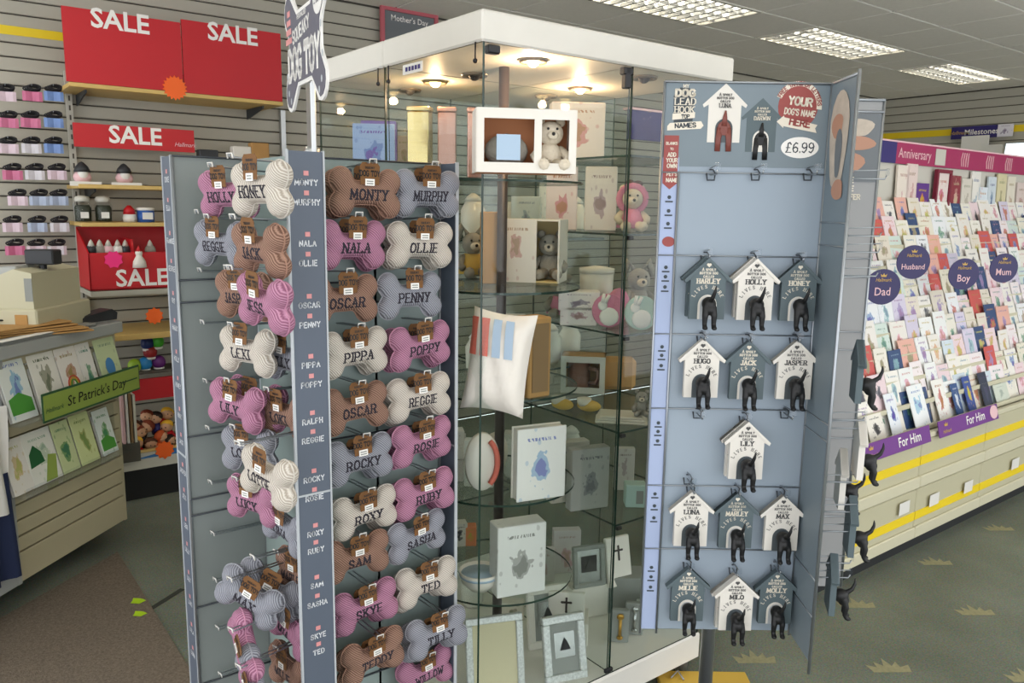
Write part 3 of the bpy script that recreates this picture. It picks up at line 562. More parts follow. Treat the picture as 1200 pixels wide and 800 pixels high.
# cabinet floor, right compartment: christening frames and boxes
def cross(mb, x, z, s, y=-.002):
    mb.box(x - s * .12, x + s * .12, y, y + .002, z - s, z + s * .7); mb.box(x - s * .5, x + s * .5, y, y + .002, z + .1 * s, z + .34 * s)
    for (a, b) in ((0, -1), (0, .75), (-.55, .22), (.55, .22)): mb.ball((x + a * s, y + .001, z + b * s), s * .16, .002, s * .16, 8, 4)
    return mb
def plaque(label, w, h, loc, rz, lean, cz):
    t = thing('cross_plaque', label, 'plaque', loc, rz); t.rotation_euler = (lean, 0, rz); obj('board', MB().bbox(-w/2, w/2, 0, .012, 0, h, .002), 'box_white', t); obj('cross', cross(MB(), 0, cz, .02), 'bronze', t)
plaque('white plaque with a bronze cross beside the corner of the glass cabinet', .075, .13, sit_at(744, 735, .152) + Vector((.03, .1, .101)), face_rz(28), math.radians(-12), .09)
plaque('white box with a bronze cross at middle of the cabinet floor', .09, .09, sit_at(708, 770, .152) + Vector((-.05, .13, .061)), face_rz(-6), 0, .06)
tag(obj('stacked_box', MB().bbox(-.06, .06, 0, .08, 0, .1, .002), 'grey_card', center=False), 'grey box under the bronze cross plaque', 'box').location = sit_at(744, 735, .152) + Vector((.03, .09, 0)); bpy.data.objects['stacked_box'].rotation_euler = (0, 0, FACE)
tag(obj('stacked_box', MB().bbox(-.05, .05, 0, .08, 0, .06, .002), 'box_white', center=False), 'white box under the cross box on the cabinet floor', 'box').location = sit_at(708, 770, .152) + Vector((-.05, .12, 0)); bpy.data.objects['stacked_box.001'].rotation_euler = (0, 0, face_rz(-6))
frame_('picture_frame', 'grey frame with a small dark photograph high in the corner compartment', .09, .11, ony(1.86, 692, 688), face_rz(20), math.radians(-8), 'grey_card', 'silver', 'print_black')
tag(obj('frame_riser', MB().bbox(-.07, .07, 0, .06, 0, ony(1.86, 692, 688).z - .153, .003), 'box_white', center=False), 'tall pale riser box holding up the small dark photo frame', 'box').location = Vector((ony(1.86, 692, 688).x, 1.86, .1525)); bpy.data.objects['frame_riser'].rotation_euler = (0, 0, face_rz(20))
for a, b, c, l in ((731, 757, 'gold', 'clear narrow box with a gold candle key, left of the pair'), (748, 748, 'silver', 'clear narrow box with a silver trinket, right of the pair')):
    t = thing('trinket_box', l, 'box', sit_at(a, b, .152) + Vector((0, .02, 0)), face_rz(-4)); obj('tray', MB().bbox(-.022, .022, .004, .02, 0, .085, .002), 'grey_card', t); obj('trinket', MB().tube([(0, 0, .015), (0, 0, .065)], .004, 8).ball((0, 0, .07), .009, .004, .009, 8, 6).ball((0, 0, .015), .008, .004, .006, 8, 6), c, t, True)
pcard('gift_box', .12, .07, .03, 'a9ada8', '858b8a', 'long grey frame box at the right end of the cabinet floor', 'box', sit_at(775, 745, .152) + Vector((.03, .03, 0)), face_rz(4))
for o in [q for q in bpy.data.objects if q not in CAB_BEFORE and q.parent is None]:
    k = {'wide': 1.04, 'plump satin': 1.0, 'silver': 1.3, 'large cream': 1.15, 'round pink rabbit': 1.65, 'round mint rabbit': 1.65, 'white window box holding': 1.55, 'pale pink gift': 1.25, 'tall pale riser': 1.0}
    f_ = next((v for s_, v in k.items() if o.get('label', '').startswith(s_)), 1.32); o.scale = (f_, f_, f_)
# rear compartments: parcels seen through the glass
RB = [(408, 150, 1.57, 'blue_bag', '8fa9d8', '5a78b8', .13, .16, 'clear blue gift bag seen through the glass over the dog toys'), (440, 152, 1.57, 'purple_bag', '6f5fa8', '3f3a80', .11, .17, 'purple patterned gift bag behind the cabinet glass'), (470, 160, 1.57, 'cream_card', 'e8d3b4', 'c9a884', .06, .13, 'small cream card box beside the cabinet door post')]
for a, b, z, nm, c1, c2, w, h, l in RB:
    p = ony(2.3, a, b); pcard('gift_bag', w, h, .05, c1, c2, l, 'bag', (min(max(p.x, CX0 + .09), CXM - .1), 2.28, 1.6406), face_rz(-8) + .2)
for i, (x, y, z) in enumerate(((1.75, 2.25, 1.45), (1.88, 2.3, 1.0), (1.75, 2.3, 1.0), (1.4, 2.3, 1.0), (1.25, 2.25, .6), (1.45, 2.25, .6), (1.75, 2.25, .6), (1.3, 2.25, .152), (1.75, 2.25, .152))):
    c1, c2 = (('d9d2c6', 'a98f8f'), ('b9c2c6', '6f8393'), ('e3d3cf', 'c58f93'))[i % 3]
    pcard('gift_box', .1, .12 + .02 * (i % 3), .06, c1, c2, ('cream', 'blue grey', 'pink')[i % 3] + ' box in the rear compartment of the cabinet, ' + ('upper right', 'middle far right', 'middle right', 'middle left', 'lower far left', 'lower left', 'lower right', 'floor left', 'floor right')[i], 'box', (x, y, z + .0005), face_rz(-6))
mat('gold_foil', 'd9bf8a', .15, .9); mat('pink_foil', 'b98d84', .2, .7)
for k, (a, w, m_, l) in enumerate(((493, .05, 'gold_foil', 'shiny gold gift tube pair reflecting lamplight in the cabinet'), (520, .04, 'pink_foil', 'glossy rose wrapped candle box inside the cabinet'), (536, .035, 'pink_foil', 'narrow dark rose carton right of the glossy candle box'))):
    p = onx(1.3, a, 175); t = thing('gift_tube', l, 'gift box', (1.3 + .075 * k, 2.2 - .05 * k, 1.6405), face_rz(-10 + 9 * k)); obj('carton', MB().bbox(-w * .7, w * .7, 0, w, 0, .2, .003), m_, t); obj('cap', MB().bbox(-w * .7 - .002, w * .7 + .002, -.002, w + .002, .2, .215, .003), m_, t)

# more stock on the rear shelves
r_b = random.Random(21); where_z = {1.45: 'upper', 1.0: 'middle', .6: 'lower', .152: 'bottom'}; nn = 0
for z in (1.45, 1.0, .6, .152):
    for xi, x in enumerate((1.17, 1.5, 1.67, 1.82, 1.94)):
        c1, c2, cn_ = r_b.choice((('e6e2da', 'c9b8ae', 'white'), ('d9cfc2', 'a99a8c', 'beige'), ('e3d6d6', 'cf9aa4', 'blush'), ('cfd8dc', '8aa0ae', 'grey blue')))
        kind = r_b.choice(('card', 'jar')); side = ('far left', 'left', 'middle', 'right', 'far right')[xi]
        if kind == 'card': pcard('gift_box', r_b.uniform(.08, .12), r_b.uniform(.12, .2), .04, c1, c2, '%s box seen dimly through the glass, %s rear shelf, %s' % (cn_, where_z[z], side), 'box', (x, 2.12 + r_b.uniform(0, .05), z + .0005), face_rz(r_b.uniform(-15, 8)))
        else:
            t = thing('ceramic_jar', 'pale ceramic jar seen dimly through glass, %s rear shelf, %s' % (where_z[z], side), 'jar', (x, 2.15 + r_b.uniform(0, .04), z + .0005), 0, 'ceramic jars at the rear of the cabinet'); obj('jar_body', MB().lathe([(.03, 0), (.04, .02), (.042, .09), (.03, .11), (.028, .12)], 16), 'china', t, True); obj('lid', MB().lathe([(.031, .12), (.02, .135), (.006, .145)], 14), 'satin_white', t, True)
# ================================================================ DOG TOY SPINNER
mat('panel_grey', '838a88', .55, noise=(5, .04)); mat('panel_green', '8f9f9b', .5); mat('strip_blue', '555e6c', .5); mat('strip_edge', 'b4b9bd', .5); mat('name_white', 'dfe2e6', .5); mat('name_pink', 'd58f8f', .5); mat('brown_card', '75502c', .85, noise=(60, .15)); mat('thread', '2a2630', .9)
S_, E_, GX, PYY = .20, .18, .657, 1.649                       # pinwheel: core square, overhang, corner
HX, HY = GX + S_ / 2, PYY + S_ / 2; ZT, ZB = 1.65, .33
sp = thing('dog_toy_spinner', 'grey four-winged spinner stand full of knitted bone dog toys', 'display stand', (HX, HY, 0))
def sl(x, y, z): return (x - HX, y - HY, z)
def sbox(x0, x1, y0, y1, z0, z1): return MB().box(x0 - HX, x1 - HX, y0 - HY, y1 - HY, z0, z1)
t_ = .006; QY = PYY + S_; RX = GX + S_
panels = {'P': (GX, RX + E_, PYY, PYY + t_), 'G': (GX - t_, GX, PYY - E_, QY), 'Q': (GX - E_, RX, QY, QY + t_), 'R': (RX, RX + t_, PYY, QY + E_)}
for k, (a, b, c, d) in panels.items(): obj('panel', sbox(a, b, c, d, ZB, ZT), 'panel_green' if k in 'PG' else 'panel_grey', sp)
# folded name strips at the outer edges
FW = .072
def name_strip(x0, y0, xd, names, zlist, both=True, nfn=None):
    """strip standing upright from (x0,y0) along direction xd; seen face to the left-hand normal"""
    x = Vector((xd[0], xd[1], 0)).normalized(); y = Vector((0, 0, 1)).cross(x); B = basis(sl(x0, y0, 0), x)
    sh = obj('name_strip', MB().box(0, FW, -.002, .002, ZB, ZT, B), 'strip_blue', sp)
    obj('strip_edge', MB().box(-.002, .0015, -.004, .004, ZB, ZT + .002, B).box(FW - .0015, FW + .002, -.004, .004, ZB, ZT + .002, B), 'strip_edge', sh)
    obj('strip_joint', MB().box(0, FW, -.0035, .0035, .968, .972, B), 'strip_edge', sh)
    for nm, z in zip(names, zlist):
        mb, w = stroke_text(nm, .0105, .2, gap=.3); k = min(1, .055 / w); obj('name_print', xf(mb, B @ tr(FW / 2, -.0026, z) @ Matrix.Diagonal((k, 1, 1, 1))), 'name_white', sh)
        obj('paw_mark', MB().box(FW / 2 - .005, FW / 2 + .005, -.0028, -.0024, z + .013, z + .022, B), 'name_pink', sh)
def zs(px, ys_, y): return [ony(y, px, b).z for b in ys_]
FN = ['MONTY', 'MURPHY', 'NALA', 'OLLIE', 'OSCAR', 'PENNY', 'PIPPA', 'POPPY', 'RALPH', 'REGGIE', 'ROCKY', 'ROSIE', 'ROXY', 'RUBY', 'SAM', 'SASHA', 'SKYE', 'TED']
name_strip(GX - FW, PYY - E_, (1, 0), FN, zs(366, (214, 237, 285, 308, 357, 380, 427, 450, 493, 515, 561, 583, 625, 645, 686, 708, 746, 765), PYY - E_))
LN = ['DUKE', 'ELLA', 'FRANKIE', 'GEORGE', 'GUS', 'HARRY', 'HOLLY', 'HONEY', 'HUGO', 'JACK', 'JASPER', 'JESS', 'LEXI', 'LILLY', 'LILY', 'LOKI', 'LOLA', 'LUNA']
name_strip(GX - E_, QY + FW, (0, -1), LN, [1.6 - .062 * k - .03 * (k // 2) * .35 for k in range(18)])
name_strip(RX + E_, PYY, (0, -1), [], []); name_strip(RX, QY + E_, (1, 0), [], [])
# pole and foot, wire frame
obj('pole', MB().lathe([(.018, .03), (.018, ZT + .02), (.014, ZT + .03)], 14), 'steel', sp, True); obj('foot_plate', MB().lathe([(.2, 0), (.2, .012), (.16, .022), (.03, .03)], 28), 'dark_wire', sp, True)
w = MB()
for (xx, yy) in ((GX - E_, QY - .003), (GX - .003, PYY - .003), (RX + E_ - .004, PYY - .004), (GX - .004, QY - .004)): obj('wire_post', MB().tube([sl(xx, yy, ZB), sl(xx, yy, ZT)], .0035, 6), 'wire', sp, True)
for z in (ZT, 1.38, 1.33, 1.02, .87, .83, .6, .4):
    obj('cross_wire', MB().tube([sl(GX, PYY - .005, z), sl(RX + E_, PYY - .005, z)], .0022, 6), 'dark_wire', sp, True); obj('cross_wire', MB().tube([sl(GX - E_, QY - .005, z), sl(GX, QY - .005, z)], .0022, 6), 'dark_wire', sp, True)
for k, (xx, zz) in enumerate(((.70, 1.632), (.80, 1.626), (.85, 1.63))):
    obj('panel_mark', MB().lathe([(.004, 0), (.005, .001)], 10, tr(*sl(xx, PYY - .001, zz)) @ rot('X', PI / 2)), 'strip_blue', sp)
hook_me = {}
def hook(parent_fn, base, dirv, L, key):
    """double wire prong with a white price clip"""
    if key not in hook_me:
        a = MB().tube([(-.006, 0, 0), (-.006, -L, .006), (-.006, -L - .004, .012)], .0017, 5).tube([(.006, 0, 0), (.006, -L, .006), (.006, -L - .004, .012)], .0017, 5).tube([(-.006, -L - .004, .012), (.006, -L - .004, .012)], .0017, 5)
        c = MB().tube([(-.008, -L - .004, .004), (-.008, -L - .006, .013), (.008, -L - .006, .013), (.008, -L - .004, .004)], .0015, 5)
        h = obj('hook', a, 'wire', sp, True, center=False); cc = obj('price_clip', c, 'white', h, True, center=False); hook_me[key] = (h.data, cc.data); first = (h, cc)
    else:
        h = link('hook', hook_me[key][0], sp); cc = link('price_clip', hook_me[key][1], h)
    h.location = base; h.rotation_euler = (0, 0, math.atan2(dirv[0], -dirv[1])); return h
# ---------------------------------------------------------------- knitted bones
COLS = {'brown': ('a98674', '6b4c3e', 'brown'), 'grey': ('a8aab3', '6b6d76', 'grey'), 'pink': ('c48fa9', '8b546f', 'pink'), 'cream': ('ddd6cc', 'a99e90', 'cream')}
for k, v in COLS.items(): knit('knit_' + k, v[0], v[1])
knit('piping_brown', 'b9907c', 'a27b66', 200); knit('piping_grey', 'b6b8c0', '9fa1a9', 200); knit('piping_pink', 'd79bb6', 'c084a0', 200); knit('piping_cream', 'e6e0d6', 'cfc7bb', 200)
LX, LZ, LR, HSH = .0555, .0255, .0265, .0245
def sdf(x, z):
    x = abs(x); z = abs(z)
    q = max(x - .052, 0); d1 = math.hypot(q, max(z - .012, 0)) - (HSH - .012) if z > .012 or q > 0 else -(HSH - .012)
    d1 = max(z - HSH, x - .066)
    d2 = math.hypot(x - LX, z - LZ) - LR
    k = .012; h = max(k - abs(d1 - d2), 0) / k; return min(d1, d2) - h * h * k * .25
def relief(x, z):
    d = max(0, -sdf(x, z)); t = min(1, d / .026); return .023 * math.sqrt(max(0, 1 - (1 - t) ** 2))
def bone_meshes():
    nx, nz = 46, 30; X, Z = .0845, .0545; dx, dz = 2 * X / nx, 2 * Z / nz; ins = {}
    keep = set()
    for i in range(nx):
        for j in range(nz):
            x, z = -X + (i + .5) * dx, -Z + (j + .5) * dz
            if sdf(x, z) < dx * .15: keep.add((i, j))
    vid = {}; V = []
    def vert(i, j):
        if (i, j) in vid: return vid[i, j]
        x, z = -X + i * dx, -Z + j * dz
        nb = [(i - a, j - b) in keep for a in (0, 1) for b in (0, 1)]
        if not all(nb):
            for _ in range(4):
                e = 1e-4; d = sdf(x, z); gx, gz = (sdf(x + e, z) - d) / e, (sdf(x, z + e) - d) / e; g = gx * gx + gz * gz
                if g > .05: x -= d * gx / g; z -= d * gz / g
            V.append((x, z, True))
        else: V.append((x, z, False))
        vid[i, j] = len(V) - 1; return vid[i, j]
    F = [(vert(i, j), vert(i + 1, j), vert(i + 1, j + 1), vert(i, j + 1)) for i, j in sorted(keep)]
    mb = MB(); n = len(V); back = {}
    vs = [(x, 0 if b else -relief(x, z), z) for x, z, b in V]
    for k, (x, z, b) in enumerate(V):
        if b: back[k] = k
        else: back[k] = len(vs); vs.append((x, relief(x, z), z))
    mb.add(vs, F + [tuple(back[q] for q in reversed(f)) for f in F])
    # seam loop
    from collections import Counter
    ec = Counter()
    for f in F:
        for a, b in zip(f, f[1:] + f[:1]): ec[a, b] += 1
    nxt = {a: b for (a, b) in ec if (b, a) not in ec}; s0 = next(iter(nxt)); loop = [s0]; c = nxt[s0]
    while c != s0 and len(loop) < 400: loop.append(c); c = nxt[c]
    pts = [vs[q] for q in loop] + [vs[loop[0]]]
    return mb, MB().tube(pts, .0017, 5, cap=False)
BODY, SEAM = bone_meshes(); BM = {}
tag_me = None
def bone(col, name, label, loc, rz, tilt=0, lean=0, group='knitted bone dog toys'):
    global tag_me
    t = thing('bone_dog_toy', label, 'dog toy', loc, rz, group); t.rotation_euler = (lean, tilt, rz)
    if col not in BM:
        b = obj('body', BODY, 'knit_' + col, t, True, center=False); s = obj('seam', SEAM, 'piping_' + col, b, True, center=False); BM[col] = (b.data, s.data)
    else: b = link('body', BM[col][0], t); link('seam', BM[col][1], b)
    if name:
        k = min(1, .098 / (len(name) * .0205)); mb, w = stroke_text(name, .0205, .2, True, .3, fn=lambda a, z: (a * k, -relief(a * k, z - .0045) - .0009, z - .0045)); obj('embroidered_name', mb, 'thread', t)
    if tag_me is None:
        pts = [(-.021, .017), (.021, .017), (.023, .055), (.017, .063), (-.017, .063), (-.023, .055)]
        c = obj('card_tag', MB().prism(pts, -.0245, -.0235), 'brown_card', t, center=False); x1, _ = stroke_text('DOG TOY', .011, .22, gap=.22, squash=.8); x2, _ = stroke_text('SQUEAKY', .004, .25, gap=.25)
        l = xf(x1, tr(0, -.0249, .04)); l2 = xf(x2, tr(0, -.0249, .052)); l.add(l2.v, l2.f); p = obj('tag_print', l, 'print_black', c, center=False); q = obj('price_sticker', MB().box(-.011, .01, -.026, -.0247, .0145, .0285), 'print_white', c, center=False)
        lines = MB()
        for i in range(2): lines.box(-.008, .007, -.0263, -.026, .0175 + i * .005, .02 + i * .005)
        r = obj('sticker_print', lines, 'grey_card', c, center=False); tag_me = (c.data, p.data, q.data, r.data)
    else:
        c = link('card_tag', tag_me[0], t); link('tag_print', tag_me[1], c); link('price_sticker', tag_me[2], c); link('sticker_print', tag_me[3], c)
    return t
rnd = random.Random(3)
D2 = math.radians
PB = PYY - .075                                               # plane of the bones on the right-hand face
right_rows = [('brown', 'MONTY', 428, 226, 2), ('grey', 'MURPHY', 500, 227, 2), ('pink', 'NALA', 412, 287, 2), ('cream', 'OLLIE', 492, 287, 1), ('brown', 'OSCAR', 402, 351, 1), ('grey', 'PENNY', 480, 346, 2), ('cream', 'PIPPA', 415, 413, -3), ('pink', 'POPPY', 492, 405, -7),
    ('brown', 'OSCAR', 416, 478, -3), ('cream', 'REGGIE', 491, 465, -7), ('grey', 'ROCKY', 421, 538, -4), ('pink', 'ROSIE', 494, 517, -7), ('cream', 'ROXY', 427, 600, -7), ('pink', 'RUBY', 497, 578, -9), ('brown', 'SAM', 417, 652, -2), ('grey', 'SASHA', 488, 628, -7), ('pink', 'SKYE', 428, 710, -8), ('cream', 'TED', 500, 682, -7), ('brown', 'TEDDY', 437, 768, -8), ('grey', 'TILLY', 512, 741, -9), ('pink', 'WILLOW', 498, 786, -9)]
WHERE = ('on the right-hand face of spinner')
seen = {}
for i, (c, n, a, b, tl) in enumerate(right_rows):
    d = PB - (.03 if n in ('TILLY', 'TEDDY') else 0) + (.03 if n == 'WILLOW' else 0); p = ony(d, a, b); seen[n] = seen.get(n, 0) + 1
    lb = '%s knitted bone dog toy embroidered %s on the right-hand spinner face' % (COLS[c][2], n)
    if n == 'OSCAR': lb += (', beside PENNY' if seen[n] == 1 else ', beside REGGIE')
    bone(c, n, lb, p, D2(rnd.uniform(-5, 5)), D2(tl * .55 + rnd.uniform(-1, 1)), D2(rnd.uniform(-4, 4)))
    hook(None, sl(p.x, PYY - .003, p.z + .057), (0, -1), PYY - d + .03, 'p%d' % round((PYY - d) * 100))
    if n in ('MONTY', 'MURPHY', 'NALA', 'POPPY', 'REGGIE', 'ROCKY', 'RUBY', 'ROXY', 'TED', 'SKYE', 'TEDDY', 'TILLY', 'PIPPA', 'OLLIE', 'ROSIE'):
        q = ony(d + .052, a - 9, b + 3); bone(c, None, 'second %s bone dog toy hanging behind the one named %s' % (COLS[c][2], n), q, D2(rnd.uniform(-9, 9)), D2(tl * .5 + rnd.uniform(-4, 4)), 0, 'bone dog toys hanging behind others')
left_rows = [('pink', 'HOLLY', 268, 228, 0.545), ('cream', 'HONEY', 312, 222, 0.51), ('grey', 'REGGIE', 260, 286, 0.54), ('brown', 'JACK', 311, 293, 0.51), ('brown', 'JASPER', 287, 346, 0.545), ('pink', 'JESS', 316, 355, 0.5), ('cream', 'LEXI', 291, 411, 0.545), ('grey', 'LILLY', 339, 421, 0.6), ('pink', 'LILY', 278, 475, 0.53), ('brown', 'LOKI', 336, 486, 0.6),
    ('grey', 'LOLA', 293, 527, 0.55), ('cream', 'LOTTIE', 320, 558, 0.505), ('pink', 'LUCY', 298, 586, 0.555), ('grey', 'LUNA', 336, 617, 0.58), ('brown', 'MARLEY', 352, 672, 0.605), ('grey', 'MAX', 293, 699, 0.52), ('pink', 'MIA', 342, 735, 0.585), ('pink', None, 288, 758, .50), ('brown', 'MILLIE', 341, 785, 0.59), ('grey', None, 297, 800, .50)]
for i, (c, n, a, b, xx) in enumerate(left_rows):
    p = onx(xx, a - (5 if xx < .56 and a > 300 else 0), b); rz = {'MAX': -52, None: -92}.get(n, (-79 if a > 300 else -69) + rnd.uniform(-4, 4)); lim = PYY - E_ + .088 * abs(math.sin(D2(rz))) + .006; p = p if p.y > lim or xx < .575 else CAM + (p - CAM) * (lim / p.y); tl = {'MAX': 26, 'LOTTIE': 6, 'JESS': 4, 'MIA': 12, None: 50, 'LUNA': 8, 'LILY': 5}.get(n, rnd.uniform(-3, 3))
    lb = '%s knitted bone dog toy embroidered %s on the left-hand spinner face' % (COLS[c][2], n) if n else '%s bone dog toy turned edge-on low on the left spinner face' % COLS[c][2]
    bone(c, n, lb, p, D2(rz), D2(tl), D2(rnd.uniform(-4, 4))).scale = (.95, .95, .95)
    hy = min(max(p.y + .03, PYY - E_ + .03), QY - .02); hook(None, sl(GX - t_, hy, p.z + .05), (-1, -.25), max(.06, GX - p.x + .03), 'g%d' % round((GX - p.x) * 50))
    if n in ('LILY', 'MAX'):
        q = p + Vector((.047, .012, -.004)); bone(c, None, 'second %s bone dog toy hanging behind the one named %s' % (COLS[c][2], n), q, D2(rz + rnd.uniform(-8, 8)), D2(tl + rnd.uniform(-4, 4)), 0, 'bone dog toys hanging behind others')
# empty hooks on the left-hand wing
for a, b in ((228, 252), (231, 318), (234, 377), (238, 444), (243, 499), (248, 563), (250, 621), (254, 676), (258, 733), (262, 788), (300, 652)):
    p = onx(.53, a, b); hy = min(p.y, QY - .01); hook(None, sl(GX - t_, hy, p.z), (-1, -.12), .13, 'e13')
# bone-shaped sign on top
sg = thing('bone_sign', 'grey bone-shaped sign reading DOG TOY on top of the spinner', 'sign', (HX, HY, ZT)); mat('sign_grey', '5f5f6c', .5); mat('sign_white', 'e4e2de', .5)
sd = Vector((.607, .794, 0)); lf = Vector((-.794, .607, 0)); dv = (sd * math.cos(D2(29)) + lf * math.sin(D2(29))); rzs = math.atan2(-dv.y, -dv.x)
sg.rotation_euler = (0, 0, rzs)
def bone_out(k, n=72):
    W2, H2 = .175, .132; pts = []
    def s2(x, z):
        x = abs(x); z = abs(z); d1 = max(z - .082, x - .135); d2 = math.hypot((x - .128) * 1.0, (z - .088)) - .046; kk = .03; h = max(kk - abs(d1 - d2), 0) / kk; return min(d1, d2) - h * h * kk * .25 - k
    for i in range(n):
        a = 2 * PI * i / n; lo_, hi_ = 0, .3
        for _ in range(28):
            m_ = (lo_ + hi_) / 2
            if s2(m_ * math.cos(a), m_ * math.sin(a)) < 0: lo_ = m_
            else: hi_ = m_
        pts.append((lo_ * math.cos(a), lo_ * math.sin(a)))
    return pts
ZC = .25
obj('post', MB().bbox(-.02, .02, -.006, .006, 0, .2, .002), 'steel', sg)
bd = obj('board', MB().prism([(a, b + ZC) for a, b in bone_out(0)], -.012, -.007), 'sign_white', sg); obj('grey_face', MB().prism([(a, b + ZC) for a, b in bone_out(-.009)], -.0135, -.012), 'sign_grey', bd)
def st_part(par, txt, h, x, z, m_, y, w=.18, serif=False, sq=1, name='lettering', rotz=0):
    mb, wd = stroke_text(txt, h, w, serif, .22, squash=sq); return obj(name, xf(mb, tr(x, y, z) @ rot('Y', rotz)), m_, par)
st_part(bd, 'DOG', .062, -.078, ZC - .03, 'sign_white', -.0142, .26, sq=.85); st_part(bd, 'TOY', .062, .068, ZC - .03, 'sign_white', -.0142, .26, sq=.85); st_part(bd, 'SQUEAKY', .026, -.02, ZC + .035, 'sign_white', -.0142, .22, sq=1.05, rotz=-.1)
st_part(bd, 'PERSONALISED', .009, -.01, ZC + .066, 'sign_white', -.0142, .2)
obj('price_disc', MB().lathe([(.034, 0), (.034, .001)], 24, tr(.122, -.0135, ZC + .075) @ rot('X', PI / 2)), 'sign_white', bd); st_part(bd, '£4.99', .02, .122, ZC + .075, 'sign_grey', -.0152, .14, True, .75)
rb = MB()
for k in range(4): rb.box(-.155 + .006 * k, -.1 - .004 * k, -.0143, -.0138, ZC + .02 + k * .02, ZC + .033 + k * .02)
obj('ribbon_print', rb, 'name_pink', bd)
for k, (a, b) in enumerate(((-.14, -.09), (-.15, -.05), (.14, -.09), (.15, -.04), (.14, .02), (.13, .12), (-.12, -.11), (.12, -.11))): obj('paw_print', MB().ball((a, -.0138, ZC + b), .006, .0006, .008, 8, 4), 'strip_edge', bd)
# ================================================================ DOG LEAD HOOK STAND
mat('panel_blue', '97a4b1', .5, noise=(3, .06)); mat('panel_head', '78858d', .5); mat('strip_light', 'a6b4d4', .5); mat('print_red', '9a4a46', .6); mat('print_cream', 'e6ddcc', .5); mat('print_dark', '3a4248', .6); mat('back_grey', '9b9b9b', .6); mat('house_white', 'e2ddd4', .55); mat('house_slate', '58666b', .6); mat('house_text_dark', '4a4a4a', .6); mat('dog_black', '0d0d0f', .5); mat('dog_red', '7c4138', .5); mat('arch_dark', '4c5357', .6)
FWD = Vector((.607, .7947, 0)).normalized(); RGT = Vector((.7947, -.607, 0)).normalized(); AD = 1.9
def apt(px, py, d=AD): return onplane(FWD * d, FWD, px, py)
AL, AR = apt(764, 420), apt(949, 420); AZT = (apt(778, 97).z + apt(970, 97).z) / 2; AZB = .485; AW = (AR - AL).length
ST = thing('hook_display_stand', 'blue panelled stand of dog lead hooks with wire frame on a pole', 'display stand', (AL.x, AL.y, 0), math.atan2(RGT.y, RGT.x))
# local frame: X to the right along the front panel, -Y towards the viewer
def L(p):
    d = Vector(p) - Vector((AL.x, AL.y, 0)); return (d.dot(RGT), d.dot(FWD), p[2])
tk = .005; HH = AZT - .19
ap = obj('front_panel', MB().box(0, AW, 0, tk, AZB, HH), 'panel_blue', ST); hp = obj('header_panel', MB().box(0, AW, -.001, tk, HH, AZT), 'panel_head', ST)
SW = .042
obj('side_strip', MB().box(.002, SW, -.002, 0, AZB, HH + .02), 'strip_light', ap)
EB, BB = .145, .25
bp = obj('wing_panel', MB().box(AW, AW + tk, -EB, BB, AZB - .0, AZT + .0), 'panel_head', ST)
cp_ = obj('wing_panel', MB().box(AW - .1, AW + .237, BB, BB + tk, AZB, AZT), 'back_grey', ST); obj('wing_panel', MB().box(.12, .12 + tk, tk, BB, AZB, AZT), 'panel_blue', ST)
# steel wire frame
def wire(pts, r=.003, m_='wire', nm='frame_wire', par=None): return obj(nm, MB().tube(pts, r, 6), m_, par or ST, True)
for x in (0, SW, AW): wire([(x, -.004, AZB - .01), (x, -.004, HH - .015 if x == SW else AZT)])
wire([(0, -.004, AZT), (AW, -.004, AZT)]); wire([(AW + .002, -EB, AZB - .03), (AW + .002, -EB, AZT + .01)], .004); wire([(AW, -EB, AZT), (AW, BB, AZT)], .004)
wire([(AW + .237, BB, AZB), (AW + .237, BB, AZT)], .004); wire([(AW, BB - .004, AZT), (AW + .237, BB - .004, AZT)], .004); wire([(AW, BB - .004, AZT - .03), (AW + .237, BB - .004, AZT - .03)], .003)
rowz = [L(apt(860, b))[2] for b in (203, 300, 392, 479, 569, 643)]
for z in rowz: wire([(0, -.005, z), (AW, -.005, z)], .0017, 'wire', 'row_wire')
for z in [L(apt(955, b))[2] for b in (260, 286, 480, 498, 650, 690)]: wire([(AW - .001, -EB, z), (AW - .001, 0, z)], .0017, 'wire', 'row_wire')
for z in (1.43, 1.38, 1.23, 1.18, .98, .93, .75, .7): wire([(AW + .01, BB - .004, z), (AW + .237, BB - .004, z)], .002, 'wire', 'row_wire')
HBX, HBY = AW / 2 + .02, BB / 2
obj('pole', MB().lathe([(.019, .03), (.019, AZT - .1)], 16, tr(HBX, HBY, 0)), 'steel', ST, True); obj('foot_plate', MB().lathe([(.2, 0), (.2, .012), (.05, .026), (.02, .03)], 28, tr(HBX, HBY, 0)), 'dark_wire', ST, True)
# header printing
def at_(px, py): q = L(apt(px, py)); return q[0], q[2]
def hprint(txt, px, py, h, m_, w=.2, serif=False, sq=1.0, rz=0, par=hp, y=-.0022):
    x, z = at_(px, py); mb, wd = stroke_text(txt, h, w, serif, .22, squash=sq); return obj('lettering', xf(mb, tr(x, y, z) @ rot('Y', rz)), m_, par)
x, z = at_(801, 128); obj('badge', MB().prism([(x - .021, z - .045), (x + .021, z - .045), (x + .024, z + .03), (x + .01, z + .048), (x - .01, z + .048), (x - .024, z + .03)], -.0018, -.001), 'print_dark', hp)
hprint('MY', 804, 101, .008, 'print_cream'); hprint('DOG', 803, 109, .0145, 'print_cream', .3, sq=1.35); hprint('LEAD', 803, 119, .0145, 'print_cream', .17, True, 1.15); hprint('HOOK', 802, 128.5, .0135, 'print_cream', .17, True, 1.1)
x, z = at_(803, 136); obj('ribbon', MB().prism([(x - .03, z - .009), (x + .022, z - .004), (x + .022, z + .009), (x - .03, z + .005)], -.0021, -.0018), 'print_cream', hp); hprint('TOP', 803, 136.5, .008, 'print_dark', .24, y=-.0026)
